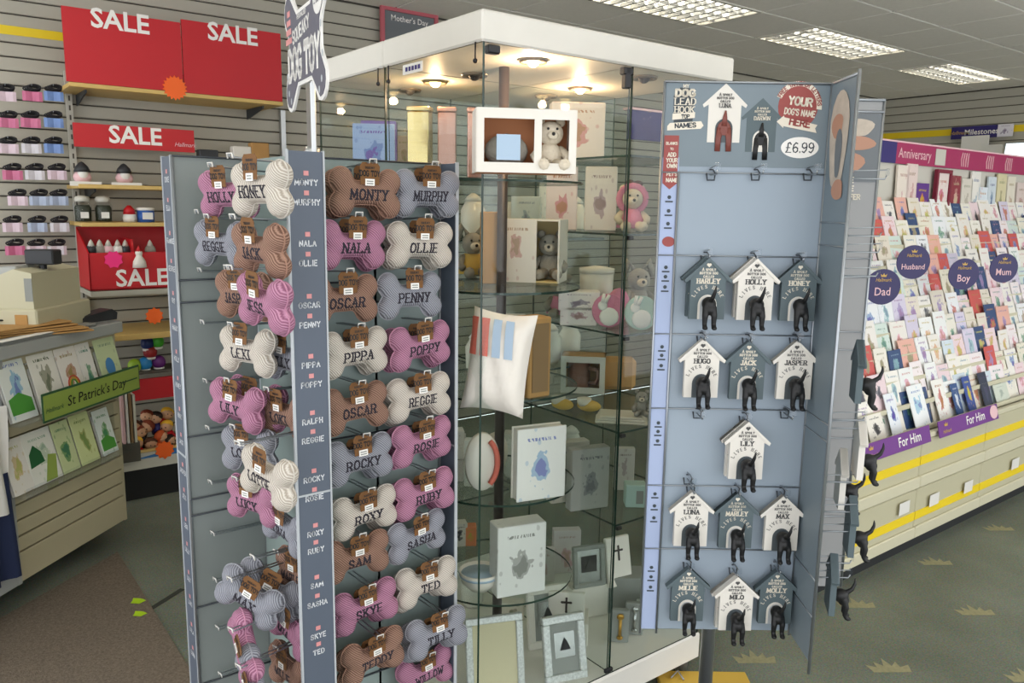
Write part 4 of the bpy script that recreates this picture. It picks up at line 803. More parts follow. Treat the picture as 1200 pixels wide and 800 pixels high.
x, z = at_(803, 147); obj('ribbon', MB().prism([(x - .042, z - .012), (x + .036, z - .007), (x + .042, z), (x + .036, z + .01), (x - .036, z + .005), (x - .042, z - .002)], -.0023, -.0018), 'print_cream', hp); hprint('NAMES', 803, 147, .0095, 'print_dark', .24, sq=1.3, y=-.0026, rz=-.06)
x, z = at_(786, 182); obj('arrow_badge', MB().prism([(x - .017, z + .045), (x + .017, z + .045), (x + .017, z - .064), (x, z - .078), (x - .017, z - .064)], -.003, -.002), 'print_red', ap)
for k, (tx, hh) in enumerate((('BLANKS', .0058), ('TO', .005), ('ADD', .0085), ('YOUR', .0085), ('OWN', .009))): hprint(tx, 787, 168 + k * 6.6, hh, 'print_cream', .24, sq=1.0, par=ap, y=-.0036)
hprint("PET'S", 787, 204, .0075, 'print_cream', .24, par=ap, y=-.0036); hprint('NAME', 787, 211, .0085, 'print_cream', .24, par=ap, y=-.0036)
for pys in ((231, 247, 262), (313, 324, 336), (406, 416, 428), (495, 505, 516), (578, 592, 606), (664, 675, 687)):
    for k, b in enumerate(pys):
        q = L(apt(784 - (b - 231) * .048, b)); obj('pet_icon', MB().lathe([(.004, 0), (.0048, .0006)], 6, tr(q[0], -.0026, q[2]) @ rot('X', PI / 2)), 'print_dark', ap); obj('name_print', MB().box(q[0] - .009, q[0] + .009, -.003, -.0024, q[2] - .012, q[2] - .0085), 'print_dark', ap)
x, z = at_(935, 125); n = 26
obj('round_badge', MB().prism([(x + .046 * math.cos(2 * PI * k / n), z + .05 * math.sin(2 * PI * k / n)) for k in range(n)], -.0016, -.001), 'print_red', hp)
arc = [(.7 * PI + .62, 0)]; ao = [2.75 - k * .22 for k in range(14)]
obj('badge_scroll', MB().prism([(x + .055 * math.cos(a), z + .057 * math.sin(a)) for a in ao] + [(x + .043 * math.cos(a), z + .046 * math.sin(a)) for a in reversed(ao)], -.002, -.0016), 'print_cream', hp)
tx = 'FREE TRANSFER LETTERS'; mb = MB()
for k, ch in enumerate(tx):
    a = 2.66 - k * .128
    if ch != ' ': g, _ = stroke_text(ch, .0085, .24); g = xf(g, tr(x + .0492 * math.cos(a), -.0024, z + .0515 * math.sin(a)) @ rot('Y', -(a - PI / 2))); mb.add(g.v, g.f)
obj('lettering', mb, 'print_red', hp)
hprint('YOUR', 938, 119, .017, 'print_cream', .24, sq=1.05, rz=.1); hprint("DOG'S NAME", 937, 132, .013, 'print_cream', .22, sq=.78, rz=.1)
x, z = at_(935, 144); obj('ribbon', MB().prism([(x - .05, z + .002), (x - .034, z + .016), (x - .033, z + .012), (x + .045, z - .004), (x + .04, z - .012), (x + .044, z - .022), (x - .034, z - .008), (x - .034, z - .012)], -.0024, -.0018), 'print_cream', hp); hprint('HERE', 937, 144, .0145, 'print_red', .24, sq=1.15, rz=.14, y=-.0028)
x, z = at_(937, 173); obj('price_oval', MB().prism([(x + .044 * math.cos(2 * PI * k / 30), z + .024 * math.sin(2 * PI * k / 30)) for k in range(30)], -.0018, -.001), 'print_white', hp); hprint('£6.99', 937, 173, .022, 'print_dark', .13, True, .95)
x, z = at_(783, 283); obj('round_sticker', MB().prism([(x + .015 * math.cos(2 * PI * k / 18) , z + .012 * math.sin(2 * PI * k / 18)) for k in range(18)], -.003, -.002), 'print_red', ap)
# poster on the far wing and inside of the near wing: hands holding a dog's collar
mat('skin_print', 'b98a72', .6); mat('fur_print', 'c2b5a6', .7, noise=(30, .3)); mat('photo_dark', '6f7478', .6)
def wing_print(par, plane):
    P = (lambda a, b, d=0: (AW - .0012 - d, a, b)) if plane == 'B' else (lambda a, b, d=0: (AW + .14 + a, BB - .0012 - d, b))
    def blob(name, c, rx, rz, m_, d, n=18, ph=0):
        pts = [P(c[0] + rx * math.cos(2 * PI * k / n) * (1 + .12 * math.sin(3 * 2 * PI * k / n + ph)), c[1] + rz * math.sin(2 * PI * k / n) * (1 + .1 * math.cos(2 * 2 * PI * k / n)), d) for k in range(n)]; obj(name, MB().add(pts, [tuple(range(n))]), m_, par)
    return blob
bl = wing_print(bp, 'B'); zt = AZT
bl('fur_print', (-.07, zt - .13), .05, .12, 'fur_print', .0004); bl('hand_print', (-.06, zt - .1), .03, .03, 'skin_print', .0008, ph=1); bl('hand_print', (-.085, zt - .24), .03, .025, 'skin_print', .0008, ph=2); bl('collar_print', (-.075, zt - .16), .018, .06, 'photo_dark', .0012)
bl = wing_print(cp_, 'C'); obj('photo_ground', MB().box(AW + .01, AW + .234, BB - .0016, BB - .0013, zt - .21, zt - .035), 'photo_dark', cp_); bl('hand_print', (.01, zt - .16), .045, .03, 'skin_print', .0018, ph=1); bl('hand_print', (.035, zt - .11), .045, .02, 'skin_print', .0019, ph=2); bl('fur_print', (.03, zt - .07), .045, .025, 'fur_print', .0016)
for k, tx in enumerate(('FREE', 'NAME', 'TRANSFER')):
    mb, wd = stroke_text(tx, .0125, .26); obj('lettering', xf(mb, tr(AW + .155, BB - .0026, zt - .205 - k * .022)), 'print_cream', cp_)
# ---------------------------------------------------------------- the house-shaped lead hooks
HB = [(-.041, 0), (.041, 0), (.041, .092), (.053, .085), (.056, .092), (0, .144), (-.056, .092), (-.053, .085), (-.041, .092)]
AR_ = [(-.022, 0)] + [(.022 * math.cos(a), .034 + .024 * math.sin(a)) for a in [PI - k * PI / 12 for k in range(13)]] + [(.022, 0)]
AR2 = [(-.017, 0)] + [(.017 * math.cos(a), .034 + .018 * math.sin(a)) for a in [PI - k * PI / 12 for k in range(13)]] + [(.017, 0)]
def dog_mesh():
    mb = MB(); mb.ball((0, -.018, .034), .0165, .02, .017, 14, 10); mb.ball((0, -.026, .022), .0135, .014, .014, 12, 8)
    for s in (-1, 1): mb.tube([(s * .008, -.026, .028), (s * .0105, -.032, .008), (s * .0105, -.03, -.012), (s * .0105, -.036, -.02)], [.0085, .0072, .0058, .0062], 10); mb.ball((s * .0105, -.038, -.02), .007, .008, .005, 8, 6)
    mb.tube([(0, -.03, .042), (.002, -.044, .052), (.005, -.05, .066), (.007, -.05, .08)], [.0065, .0052, .004, .0018], 10)
    me = bpy.data.meshes.new('dog'); me.from_pydata([Vector(v) for v in mb.v], [], mb.f); o = bpy.data.objects.new('dog', me); COL.objects.link(o)
    md = o.modifiers.new('r', 'REMESH'); md.mode = 'VOXEL'; md.voxel_size = .0021; md.use_smooth_shade = True; sm = o.modifiers.new('s', 'SMOOTH'); sm.iterations = 3
    dg = bpy.context.evaluated_depsgraph_get(); dg.update(); out = bpy.data.meshes.new_from_object(o.evaluated_get(dg)); bpy.data.objects.remove(o); out.materials.clear(); out.materials.append(MATS['dog_black'])
    for p in out.polygons: p.use_smooth = True
    return out
DOG = dog_mesh(); HME = {}
def arc_text(txt, h, r, cz, span):
    mb = MB(); n = len(txt)
    for k, ch in enumerate(txt):
        if ch == ' ': continue
        a = PI / 2 + span / 2 - span * k / (n - 1); g, _ = stroke_text(ch, h, .18, True); g = xf(g, tr(r * math.cos(a), 0, cz + r * math.sin(a)) @ rot('Y', -(a - PI / 2))); mb.add(g.v, g.f)
    return mb
def house(kind, name, label, loc, rz, dog=True, group='dog lead hooks on the blue stand', text=True):
    t = thing('dog_lead_hook', label, 'lead hook', loc, rz, group)
    if kind not in HME:
        body, arch, dark = ('house_white', 'arch_dark', False) if kind == 'white' else ('house_slate', 'house_white', True)
        pl = obj('house_plaque', MB().prism(HB, -.014, 0), body, t, center=False); rf = MB()
        for s in (-1, 1):
            rf.prism([(0, .144), (s * .056, .092), (s * .053, .085), (0, .136)], -.017, .001)
        r = obj('roof_edge', rf, body, t, center=False)
        ar = obj('doorway', MB().prism(AR_, -.0152, -.014), arch, t, center=False)
        ai = obj('door_recess', MB().prism(AR2, -.0158, -.0152), 'arch_dark' if dark is False else 'strip_edge', ar, center=False)
        tm = 'print_cream' if dark else 'house_text_dark'; tx = MB()
        for s_, h_, z_ in (('A spoilt', .0065, .117), ('rotten dog', .0065, .109), ('called', .0065, .101)):
            g, _ = stroke_text(s_, h_, .2, True, .26); g = xf(g, tr(0, -.0146, z_)); tx.add(g.v, g.f)
        g = xf(arc_text('LIVES HERE', .0075, .036, .041, 2.3), tr(0, -.0146, 0)); tx.add(g.v, g.f)
        tp = obj('rhyme_print', tx, tm, t, center=False)
        ht = obj('heart_hole', MB().ball((-.0025, -.0146, .128), .0032, .0006, .0032, 8, 4).ball((.0025, -.0146, .128), .0032, .0006, .0032, 8, 4).add([(-.0052, -.015, .127), (.0052, -.015, .127), (0, -.015, .1215)], [(0, 1, 2)]), 'house_text_dark' if not dark else 'print_cream', t, center=False)
        HME[kind] = [x.data for x in (pl, r, ar, ai, tp, ht)]
    else:
        d = HME[kind]; link('house_plaque', d[0], t); link('roof_edge', d[1], t); ar = link('doorway', d[2], t); link('door_recess', d[3], ar); link('rhyme_print', d[4], t); link('heart_hole', d[5], t)
    if name:
        mb, w = stroke_text(name, .0105, .24, True, .26); k = min(1.15, .052 / w); obj('name_print', xf(mb, tr(0, -.0147, .0895) @ Matrix.Diagonal((k, 1, 1, 1))), 'print_cream' if kind != 'white' else 'house_text_dark', t)
    if dog: q = link('dog', DOG, t); q.location = (0, -.012, .004)
    return t
rzA = math.atan2(RGT.y, RGT.x)
shook = {}
def stand_hook(x, y, z, rz, Ln):
    if Ln not in shook:
        a = MB().tube([(0, 0, 0), (0, -Ln, 0), (0, -Ln - .004, .008)], .002, 5).tube([(0, 0, .016), (0, -Ln - .004, .02)], .0015, 5); h = obj('hook', a, 'wire', ST, True, center=False); c = obj('price_clip', MB().bbox(-.008, .008, -Ln - .007, -Ln - .004, .008, .024, .001), 'clear_plastic', h, center=False)
        lo = obj('hook_mount', MB().tube([(-.01, -.004, .004), (-.008, -.006, -.012), (.008, -.006, -.012), (.01, -.004, .004), (.004, -.004, .012), (-.004, -.004, .012)], .002, 5), 'dark_wire', h, True, center=False); shook[Ln] = (h.data, c.data, lo.data)
    else: h = link('hook', shook[Ln][0], ST); link('price_clip', shook[Ln][1], h); link('hook_mount', shook[Ln][2], h)
    h.location = (x, y, z); h.rotation_euler = (0, 0, rz); return h
grid = [('slate', 'HARLEY', 826, 373, 2), ('white', 'HOLLY', 881, 374, 2), ('slate', 'HONEY', 931, 375, 1), ('white', 'HUGO', 819, 464, 1), ('slate', 'JACK', 872, 466, 1), ('white', 'JASPER', 927, 466, 1), ('white', 'LILY', 871, 559, 2), ('white', 'LUNA', 807, 637, 1), ('slate', 'MARLEY', 859, 639, 1), ('white', 'MAX', 912, 642, 1), ('slate', 'MILLIE', 803, 724, 1), ('white', 'MILO', 859, 735, 2), ('slate', 'MOLLY', 905, 727, 1)]
kc = {'white': 'white', 'slate': 'slate grey'}
for kd, nm, a, b, cnt in grid:
    dep = AD - .02 - (.02 if cnt > 1 else 0); p = apt(a, b, dep); q = L(p)
    house(kd, nm, '%s house-shaped dog lead hook printed %s with a black dog tail' % (kc[kd], nm), p, rzA)
    if cnt > 1: p2 = apt(a - 4, b - 3, AD - .012); house(kd, None, 'second %s lead hook stacked behind the one printed %s' % (kc[kd], nm), p2, rzA, False)
    stand_hook(q[0], -.004, q[2] + .142, 0, .045)
for a, b in ((832, 205), (884, 205), (945, 205), (816, 483), (918, 483), (805, 560)): q = L(apt(a, b)); stand_hook(q[0], -.004, q[2], 0, .06)
# the two printed sample houses on the header
def printed_house(px, py, body, arch, dogm, sc, label):
    x, z = at_(px, py); T_ = tr(x, -.0011, z) @ Matrix.Diagonal((sc, .05, sc, 1)); a = obj('house_print', xf(MB().prism(HB, -.014, 0), T_), body, hp); obj('arch_print', xf(MB().prism(AR_, -.03, -.014), T_), arch, a)
    d = MB().ball((0, -.04, .035), .017, .01, .018, 12, 8); T2 = tr(x, -.0011, z) @ Matrix.Diagonal((sc, .06, sc, 1))
    for s in (-1, 1): d.tube([(s * .009, -.04, .036), (s * .013, -.04, .01), (s * .014, -.04, -.022)], [.009, .007, .007], 8)
    d.tube([(0, -.05, .04), (.001, -.05, .06), (.002, -.05, .078)], [.007, .006, .002], 8); obj('dog_print', xf(d, T2), dogm, a, True)
    mb = MB()
    for s_, h_, z_ in (('A spoilt', .0065, .117), ('rotten dog', .0065, .109), ('called', .0065, .101), ('LUNA' if body == 'house_white' else 'DARWIN', .0095, .09)):
        g, _ = stroke_text(s_, h_, .2, True, .26); g = xf(g, tr(0, -.045, z_)); mb.add(g.v, g.f)
    obj('rhyme_print', xf(mb, T_), 'house_text_dark' if body == 'house_white' else 'print_cream', a)
printed_house(847, 167, 'house_white', 'arch_dark', 'dog_red', .92, ''); printed_house(890, 178, 'house_slate', 'house_white', 'dog_black', .84, '')
# hooks and lead hooks on the far side of the wing, seen edge-on
for b in (204, 271, 290, 318, 487, 497, 560, 595, 618, 655, 672):
    p = apt(1004 - (b - 204) * .052, b, AD - .07); q = L(p); stand_hook(AW + tk, q[1], q[2] - .01, PI / 2, .105)
for i, (kd, a, b, dd, l) in enumerate((('slate', 998, 468, -.075, 'slate lead hook seen edge-on against the cards, highest of wing'), ('white', 1000, 556, -.06, 'white lead hook seen edge-on below the slate one on wing'), ('slate', 990, 645, -.05, 'slate lead hook seen edge-on over the drawers, low on wing'), ('white', 979, 590, -.02, 'white lead hook half hidden behind the wing edge'), ('slate', 968, 712, -.075, 'lowest slate lead hook at the bottom of the wing'), ('white', 992, 345, -.03, 'pale lead hook with dark tail at the top of the wing'))):
    if i == 5: continue
    p = apt(a, b, AD + dd); house(kd, None, l, p, rzA + PI / 2 - .25, True, 'dog lead hooks on the wing')
# ================================================================ CARD GONDOLA ON THE RIGHT
mat('cream_panel', 'c3bea0', .5, noise=(4, .04)); mat('cream_edge', 'd2cdb2', .5); mat('kick', '26282a', .6); mat('purple', '6d2a86', .45); mat('magenta', 'a5215a', .45); mat('oval_purple', '221857', .45); mat('gold_print', 'c9a24a', .5); mat('rack_grey', 'c9c6bb', .5)
GX0, GX1, GY = 2.55, 6.4, 1.6
gd = thing('card_gondola', 'long cream shop fixture with drawers, yellow stripes and tiers of cards', 'shop fixture', (GX0, GY, 0))
def gb(x0, x1, y0, y1, z0, z1, b=0):
    return MB().bbox(x0 - GX0, x1 - GX0, y0 - GY, y1 - GY, z0, z1, b) if b else MB().box(x0 - GX0, x1 - GX0, y0 - GY, y1 - GY, z0, z1)
obj('kickboard', gb(GX0, GX1, GY + .06, GY + .6, 0, .075), 'kick', gd); obj('carcass', gb(GX0, GX1, GY + .02, GY + .66, .075, .56), 'cream_panel', gd)
obj('end_panel', gb(GX0 - .02, GX0, GY, GY + .68, 0, 1.85), 'cream_edge', gd); obj('back_panel', gb(GX0, GX1, GY + .64, GY + .68, .56, 1.93), 'rack_grey', gd)
sx = [GX0, 2.84, 3.53, 4.19, 4.86, 5.53, 6.2, GX1]
for i in range(len(sx) - 1):
    a, b = sx[i] + .003, sx[i + 1] - .003
    for z0, z1, zs_ in ((.345, .56, .463), (.105, .33, .205)):
        d = obj('drawer', gb(a, b, GY, GY + .02, z0, z1, .004), 'cream_panel', gd); obj('yellow_stripe', gb(a, b, GY - .002, GY, zs_ - .02, zs_ + .02), 'yellow', d); obj('drawer_lip', gb(a, b, GY - .012, GY, z0 - .004, z0 + .05, .004), 'cream_edge', d)
    obj('shelf_edge', gb(a, b, GY - .006, GY + .02, .562, .585, .003), 'cream_edge', gd)
tl = [('small white ticket on the lower drawer nearest the stand', 1060, 595), ('white price ticket on the lower drawer under For Him sign', 1095, 585), ('white price ticket on drawer, third from the left', 1135, 570), ('white price ticket on drawer at the right edge', 1190, 543)]
for l, a, b in tl:
    p = ony(GY - .013, a, b); o = tag(obj('price_ticket', MB().box(-.045, .045, 0, .0008, -.028, .028), 'white'), l, 'ticket'); o.location = p; o['group'] = 'tickets on the drawers'
# tiers
NT = 10; tiers = []
for k in range(NT):
    u = k / (NT - 1); y = GY + .05 + .5 * u; z = .585 + (1.475 - .585) * u; tiers.append((y, z))
    obj('tier', gb(GX0, GX1, y - .004, y + .05, z - .006, z, .0), 'rack_grey', gd); obj('tier_lip', gb(GX0, GX1, y - .012, y - .006, z - .006, z + .016), 'cream_edge', gd)
CB = [('f1eee6', 'white'), ('e9e4d2', 'cream'), ('f2e9ea', 'white'), ('eef0ee', 'white'), ('ecd6da', 'pink'), ('d3e2da', 'mint'), ('d0dde6', 'pale blue'), ('f0ede2', 'white'), ('ece8e0', 'white'), ('e4dccd', 'beige'), ('efebe4', 'white'), ('eceef0', 'white'), ('2f4a77', 'navy'), ('e7b3a3', 'peach'), ('ede9dc', 'cream'), ('d6cfe2', 'lilac'), ('cf5a55', 'red')]
CM = [('c9605c', 'red'), ('6f9f80', 'green'), ('7a9cc6', 'blue'), ('dba878', 'orange'), ('dfa0b6', 'pink'), ('5a6068', 'grey'), ('d3ba78', 'gold'), ('a08fbe', 'purple'), ('ae9a84', 'brown'), ('8fbcc0', 'teal')]
ordw = ['front', 'second', 'third', 'fourth', 'fifth', 'sixth', 'seventh', 'eighth', 'ninth', 'top']
ORD = ['zeroth', 'first', 'second', 'third', 'fourth', 'fifth', 'sixth', 'seventh', 'eighth', 'ninth', 'tenth', 'eleventh', 'twelfth', 'thirteenth', 'fourteenth', 'fifteenth', 'sixteenth', 'seventeenth', 'eighteenth', 'nineteenth', 'twentieth', 'twenty-first', 'twenty-second', 'twenty-third', 'twenty-fourth', 'twenty-fifth', 'twenty-sixth', 'twenty-seventh', 'twenty-eighth', 'twenty-ninth']
rc = random.Random(11); card_me = {}
def gcard(w, h, t, bgc, mot, label, loc, lean, rz=0, group='greeting cards on the gondola'):
    key = (round(w, 3), round(h, 3))
    if key not in card_me: card_me[key] = obj('greeting_card', MB().bbox(-w / 2, w / 2, 0, t, 0, h, .001), 'printed_card', center=False); o = card_me[key]
    else: o = link('greeting_card', card_me[key].data)
    o.location = loc; o.rotation_euler = (lean, 0, rz); o.color = (*lin(bgc), 1); o['motif'] = list(lin(mot)); return tag(o, label, 'greeting card', group)
for k, (y, z) in enumerate(tiers):
    x = GX0 + .1; i = 0
    while x < GX1 - .1:
        w = rc.choice((.125, .125, .15, .11)); h = rc.choice((.17, .17, .15, .19)); cx = x + w / 2; x += w + rc.choice((.004, .006, .012)); pr = proj((cx, y, z + .12))
        if pr[0] < 985 or pr[0] > 1225: continue
        i += 1; b = rc.choice(CB); m_ = rc.choice(CM)
        gcard(w, h, .004, b[0], m_[0], '%s card with %s motif, %s from left, %s tier of gondola' % (b[1], m_[1], ORD[min(i, 29)], ordw[k]), (cx, y + .004 + rc.uniform(0, .006) + (.022 if k == 0 else 0), z + .0005), D2(-17 + rc.uniform(-3, 2)), D2(rc.uniform(-2, 2)))
# front tier, as the photograph shows it
front = [(1030, 532, .13, .12, 'ece8dc', '2a2a2a', 'cream card with black doodles at the left end above For Him sign'), (1053, 518, .09, .19, 'e9eef2', '4a70b0', 'tall white card with a blue motif above the left For Him sign'), (1083, 508, .14, .2, 'eef2f2', '8fc0d8', 'white card with a pale blue motif overlapping the For Him sign'), (1110, 492, .11, .2, 'f1efe8', 'c04a44', 'white card with colourful lettering between the For Him signs'), (1128, 480, .07, .16, '2b4f86', 'e6ecf0', 'narrow dark blue card with a white motif above For Him sign'), (1143, 474, .08, .18, '344f9a', 'd9b24a', 'blue card with a gold motif above the right For Him sign'), (1162, 466, .09, .18, '2a3148', '3f4a66', 'plain navy card right of the blue and gold card'), (1180, 450, .16, .1, 'cfd6c8', 'b8c2b4', 'plain pale green card lying at the end of For Him tier')]
for a, b, w, h, c1, c2, l in front:
    p = ony(tiers[0][0] + .0, a, b); gcard(w, h, .0041, c1, c2, l, (p.x, tiers[0][0] + .002, tiers[0][1] + .0005), D2(-20), 0, 'cards for him along the front tier')
# purple For Him lip signs
def lip(x0, x1, label, tx):
    t = thing('shelf_sign', label, 'sign', ((x0 + x1) / 2, GY - .015, .588), 0); w = x1 - x0; bd = obj('strip', MB().bbox(-w / 2, w / 2, -.004, 0, -.035, .04, .0015, rot('X', D2(-14))), 'purple', t)
    f = xf(font_mesh('For Him', .058, .012), rot('X', D2(-14)) @ tr(tx, -.0055, .003)); obj('lettering', f, 'print_white', bd); g = xf(font_mesh('Hallmark', .022, .004, .3), rot('X', D2(-14)) @ tr(-w / 2 + .075, -.0055, -.012)); obj('logo_lettering', g, 'gold_print', bd)
    cr = MB().prism([(-.014, 0), (.014, 0), (.018, .014), (.007, .006), (0, .018), (-.007, .006), (-.018, .014)], -.0058, -.005, rot('X', D2(-14)) @ tr(-w / 2 + .07, 0, .012)); obj('crown_logo', cr, 'gold_print', bd); return t, bd
lip(2.99, 3.56, 'purple For Him shelf sign with a card hanging over its end, left', .1); t, bd = lip(3.64, 4.26, 'purple For Him shelf sign nearer the right edge', .06)
obj('flower_print', MB().ball((.26, -.006, .005), .045, .001, .034, 12, 6, rot('X', D2(-14))), 'pink_pale', bd, True)
# purple oval signs standing out of the tiers
for a, b, y, tx, l in ((1034, 336, 1.83, 'Dad', 'purple oval sign reading Dad, lowest and leftmost of the four'), (1070, 307, 1.86, 'Husband', 'purple oval sign reading Husband'), (1129, 321, 1.84, 'Boy', 'purple oval sign reading Boy between Husband and Mum'), (1176, 314, 1.84, 'Mum', 'purple oval sign reading Mum at the right')):
    p = ony(y - .06, a, b); t = thing('oval_sign', l, 'sign', p, 0, 'purple oval signs')
    t.rotation_euler = (0, 0, D2(-24)); rx, rz_ = .09, .078; bd = obj('oval_board', MB().prism([(rx * math.cos(2 * PI * k / 32), rz_ * math.sin(2 * PI * k / 32)) for k in range(32)], -.003, 0), 'oval_purple', t); obj('stem', MB().box(-.01, .01, 0, .003, -.16, -.04), 'clear_plastic', t)
    obj('lettering', xf(font_mesh(tx, .036 if len(tx) > 5 else .05, .006), tr(0, -.0036, -.022)), 'pink_pale', bd); obj('logo_lettering', xf(font_mesh('Hallmark', .022, .004, .3), tr(0, -.0036, .03)), 'gold_print', bd)
    obj('crown_logo', MB().prism([(-.012, .044), (.012, .044), (.016, .056), (.006, .05), (0, .06), (-.006, .05), (-.016, .056)], -.0037, -.0032), 'gold_print', bd)
# pink header with its posts, upper racks
HYY = GY + .66
hdr = thing('header_sign', 'long magenta header board over the card racks', 'sign', (GX0, HYY, 0)); z0, z1 = [ony(HYY, 1037, b).z for b in (191, 166)]
hb = obj('board', MB().box(1.72, 3.8, -.036, -.022, z0, z1), 'magenta', hdr); obj('blue_board', MB().box(-.3, 1.72, -.036, -.022, z0, z1), 'navy_print', hdr); obj('top_edge', MB().box(-.3, 3.8, -.04, .004, z1, z1 + .008), 'pink_pale', hdr)
p = ony(HYY - .02, 1069, 183); obj('lettering', xf(font_mesh('Anniversary', .075, .004), tr(p.x - GX0, -.0372, (z0 + z1) / 2)), 'pink_pale', hb); 
p = ony(HYY - .02, 1098, 189); p.z = (z0 + z1) / 2; obj('taped_notice', MB().box(p.x - GX0 - .06, p.x - GX0 + .06, -.039, -.037, p.z - .045, p.z + .045), 'rack_grey', hb)
for a, b in ((1127, 191), (1156, 196), (1178, 198)):
    p = ony(HYY - .02, a, b); p.z = (z0 + z1) / 2; r = MB()
    for q in range(4): r.tube([(p.x - GX0 - .04 + .026 * q, -.037, p.z - .04), (p.x - GX0 - .05 + .03 * q, -.037, p.z), (p.x - GX0 - .035 + .026 * q, -.037, p.z + .04)], .004, 4)
    obj('scroll_print', r, 'pink_pale', hb)
for x in (.3, 1.72, 3.0): obj('post', MB().box(x - .015, x + .015, .0, .02, 0, z1), 'rack_grey', hdr)
up = [(1050, 247, .13, .3, 'e7dccf', 'c98f9a', 'tall pale boxed card at the left under the magenta header'), (1073, 250, .15, .22, '5a2a86', 'd98a2a', 'purple and orange poster under the magenta header'), (1125, 250, .14, .26, 'd9d3c6', 'b0a898', 'tall grey boxed card under the magenta header'), (1144, 250, .13, .22, 'dfe8ee', 'd0483f', 'white card with red figures under the magenta header'), (1165, 255, .13, .3, 'd8cfa8', 'a89c78', 'tall beige ruled board under the magenta header'), (1188, 262, .15, .26, 'd9c9c2', 'b98f8a', 'tall rose boxed card at right edge under the header')]
up += [(1060, 250, .12, .31, 'e2cfc8', 'c28f8f', 'tall rose card left of the purple poster under the header'), (1112, 250, .12, .27, '8a2a3a', 'd9b0a0', 'dark red gift bag right of the red frame under the header'), (1135, 252, .12, .3, 'e9e6de', '8fa9b8', 'tall white card between the grey box and red figures card'), (1154, 254, .11, .28, 'cfd9df', '6f8fa8', 'tall pale blue card left of the beige ruled board'), (1176, 258, .12, .29, 'e3dccb', 'b9937a', 'tall cream card right of the beige ruled board')]
for a, b, w, h, c1, c2, l in up:
    h *= 1.12
    p = ony(tiers[-1][0] + .09, a, b); o = gcard(w, h, .012, c1, c2, l, (p.x, tiers[-1][0] + .056, tiers[-1][1] + .0005), D2(-2), 0, 'boxed cards on the top ledge')
obj('top_ledge', gb(GX0, GX1, tiers[-1][0] + .05, HYY - .02, tiers[-1][1] - .012, tiers[-1][1]), 'rack_grey', gd)
p = ony(tiers[-1][0] + .07, 1100, 246); t = thing('framed_card', 'dark red frame holding a pink doll card under the header', 'frame', (p.x, tiers[-1][0] + .052, tiers[-1][1]), 0); f = MB(); f.box(-.09, .09, 0, .02, 0, .02).box(-.09, .09, 0, .02, .31, .33).box(-.09, -.07, 0, .02, .02, .31).box(.07, .09, 0, .02, .02, .31)
obj('frame', f, mat('dark_red', '7a1230', .5), t); o = obj('card', MB().box(-.07, .07, .01, .014, .02, .31), 'printed_card', t); o.color = (*lin('e6d8d2'), 1); o['motif'] = list(lin('c9557a'))
# right wall: blue title sign, white boards, lit screen
t = thing('wall_sign', 'small dark blue Milestones sign on the right wall', 'sign', (WX - .05, 3.68, 2.375), -PI / 2); bd = obj('board', MB().box(-.29, .15, -.01, 0, -.06, .06), 'navy_print', t); obj('lettering', xf(font_mesh('Milestones', .075, .01), tr(.0, -.0115, 0)), 'print_white', bd); obj('logo_lettering', xf(font_mesh('Hallmark', .05, .004, .3), tr(-.215, -.0115, 0)), 'gold_print', bd); ph = obj('photo', MB().box(.15, .29, -.011, 0, -.06, .06), 'printed_card', t); ph.color = (*lin('e6e2ea'), 1); ph['motif'] = list(lin('8f86a0'))
for a, b, w, h, l in ((1142, 171, .26, .2, 'plain white header board below the Milestones sign'), (1162, 178, .2, .14, 'smaller white board right of the plain header board')):
    p = onx(WX - .1, a, b); tag(obj('white_board', MB().bbox(-.01, .01, -w / 2, w / 2, -h / 2, h / 2, .003), 'white'), l, 'board').location = p
p = onx(WX - .3, 1197, 178); t = thing('screen', 'bright tilted white screen high on the right wall', 'screen', p, -PI / 2); t.rotation_euler = (D2(-10), 0, -PI / 2); obj('screen_frame', MB().bbox(-.16, .16, 0, .03, -.1, .1, .004), 'grey_card', t); obj('display', MB().box(-.145, .145, -.002, 0, -.085, .085), mat('lit_screen', 'dfeaf0', .4, emit=1.2), t)
# wall shelving under the right wall
WS = thing('wall_rack', 'pale wall rack of cards along the right wall behind the gondola', 'rack', (WX - .3, 3.4, 0)); obj('rack_back', MB().box(.2, .28, -1.6, 1.3, 0, 2.2), 'cream_panel', WS)
for k in range(6): obj('rack_ledge', MB().box(-.05 + .04 * k, .2, -1.6, 1.3, .8 + .2 * k, .812 + .2 * k), 'rack_grey', WS)
# yellow-edged board lying on the carpet by the stand foot
p = onz(0, 830, 800); t = thing('yellow_board', 'flat yellow board on the floor beside the stand foot', 'board', (p.x, p.y, 0), math.atan2(RGT.y, RGT.x)); obj('board', MB().bbox(-.17, .13, -.12, .03, .0, .025, .003), mat('mustard', 'd9b24a', .6), t); obj('wire_clip', MB().tube([(-.13, -.02, .03), (-.1, .015, .034), (-.09, -.03, .03)], .003, 6), 'wire', t, True)
# ================================================================ LEFT: COUNTER, TILL, WALL BAY
mat('counter_slat', 'bdb394', .5, noise=(7, .05)); mat('counter_top', '8f918f', .35, noise=(5, .08)); mat('trim_grey', 'a7a9a6', .5); mat('till_beige', 'c2bda0', .5); mat('till_dark', '2a2c30', .5); mat('paper_brown', 'b58b52', .85, noise=(20, .12)); mat('navy_cloth', '1f2a4a', .9); mat('green_sign', '94a94e', .5); mat('green_edge', '2f5a3a', .5)
CA = Vector((.244, 3.399, 0)); CU = Vector((.7203, .6936, 0)); CN = Vector((.6936, -.7203, 0))
cn = thing('shop_counter', 'slatted cream shop counter with a grey top beside the till', 'counter', CA, math.atan2(CU.y, CU.x))
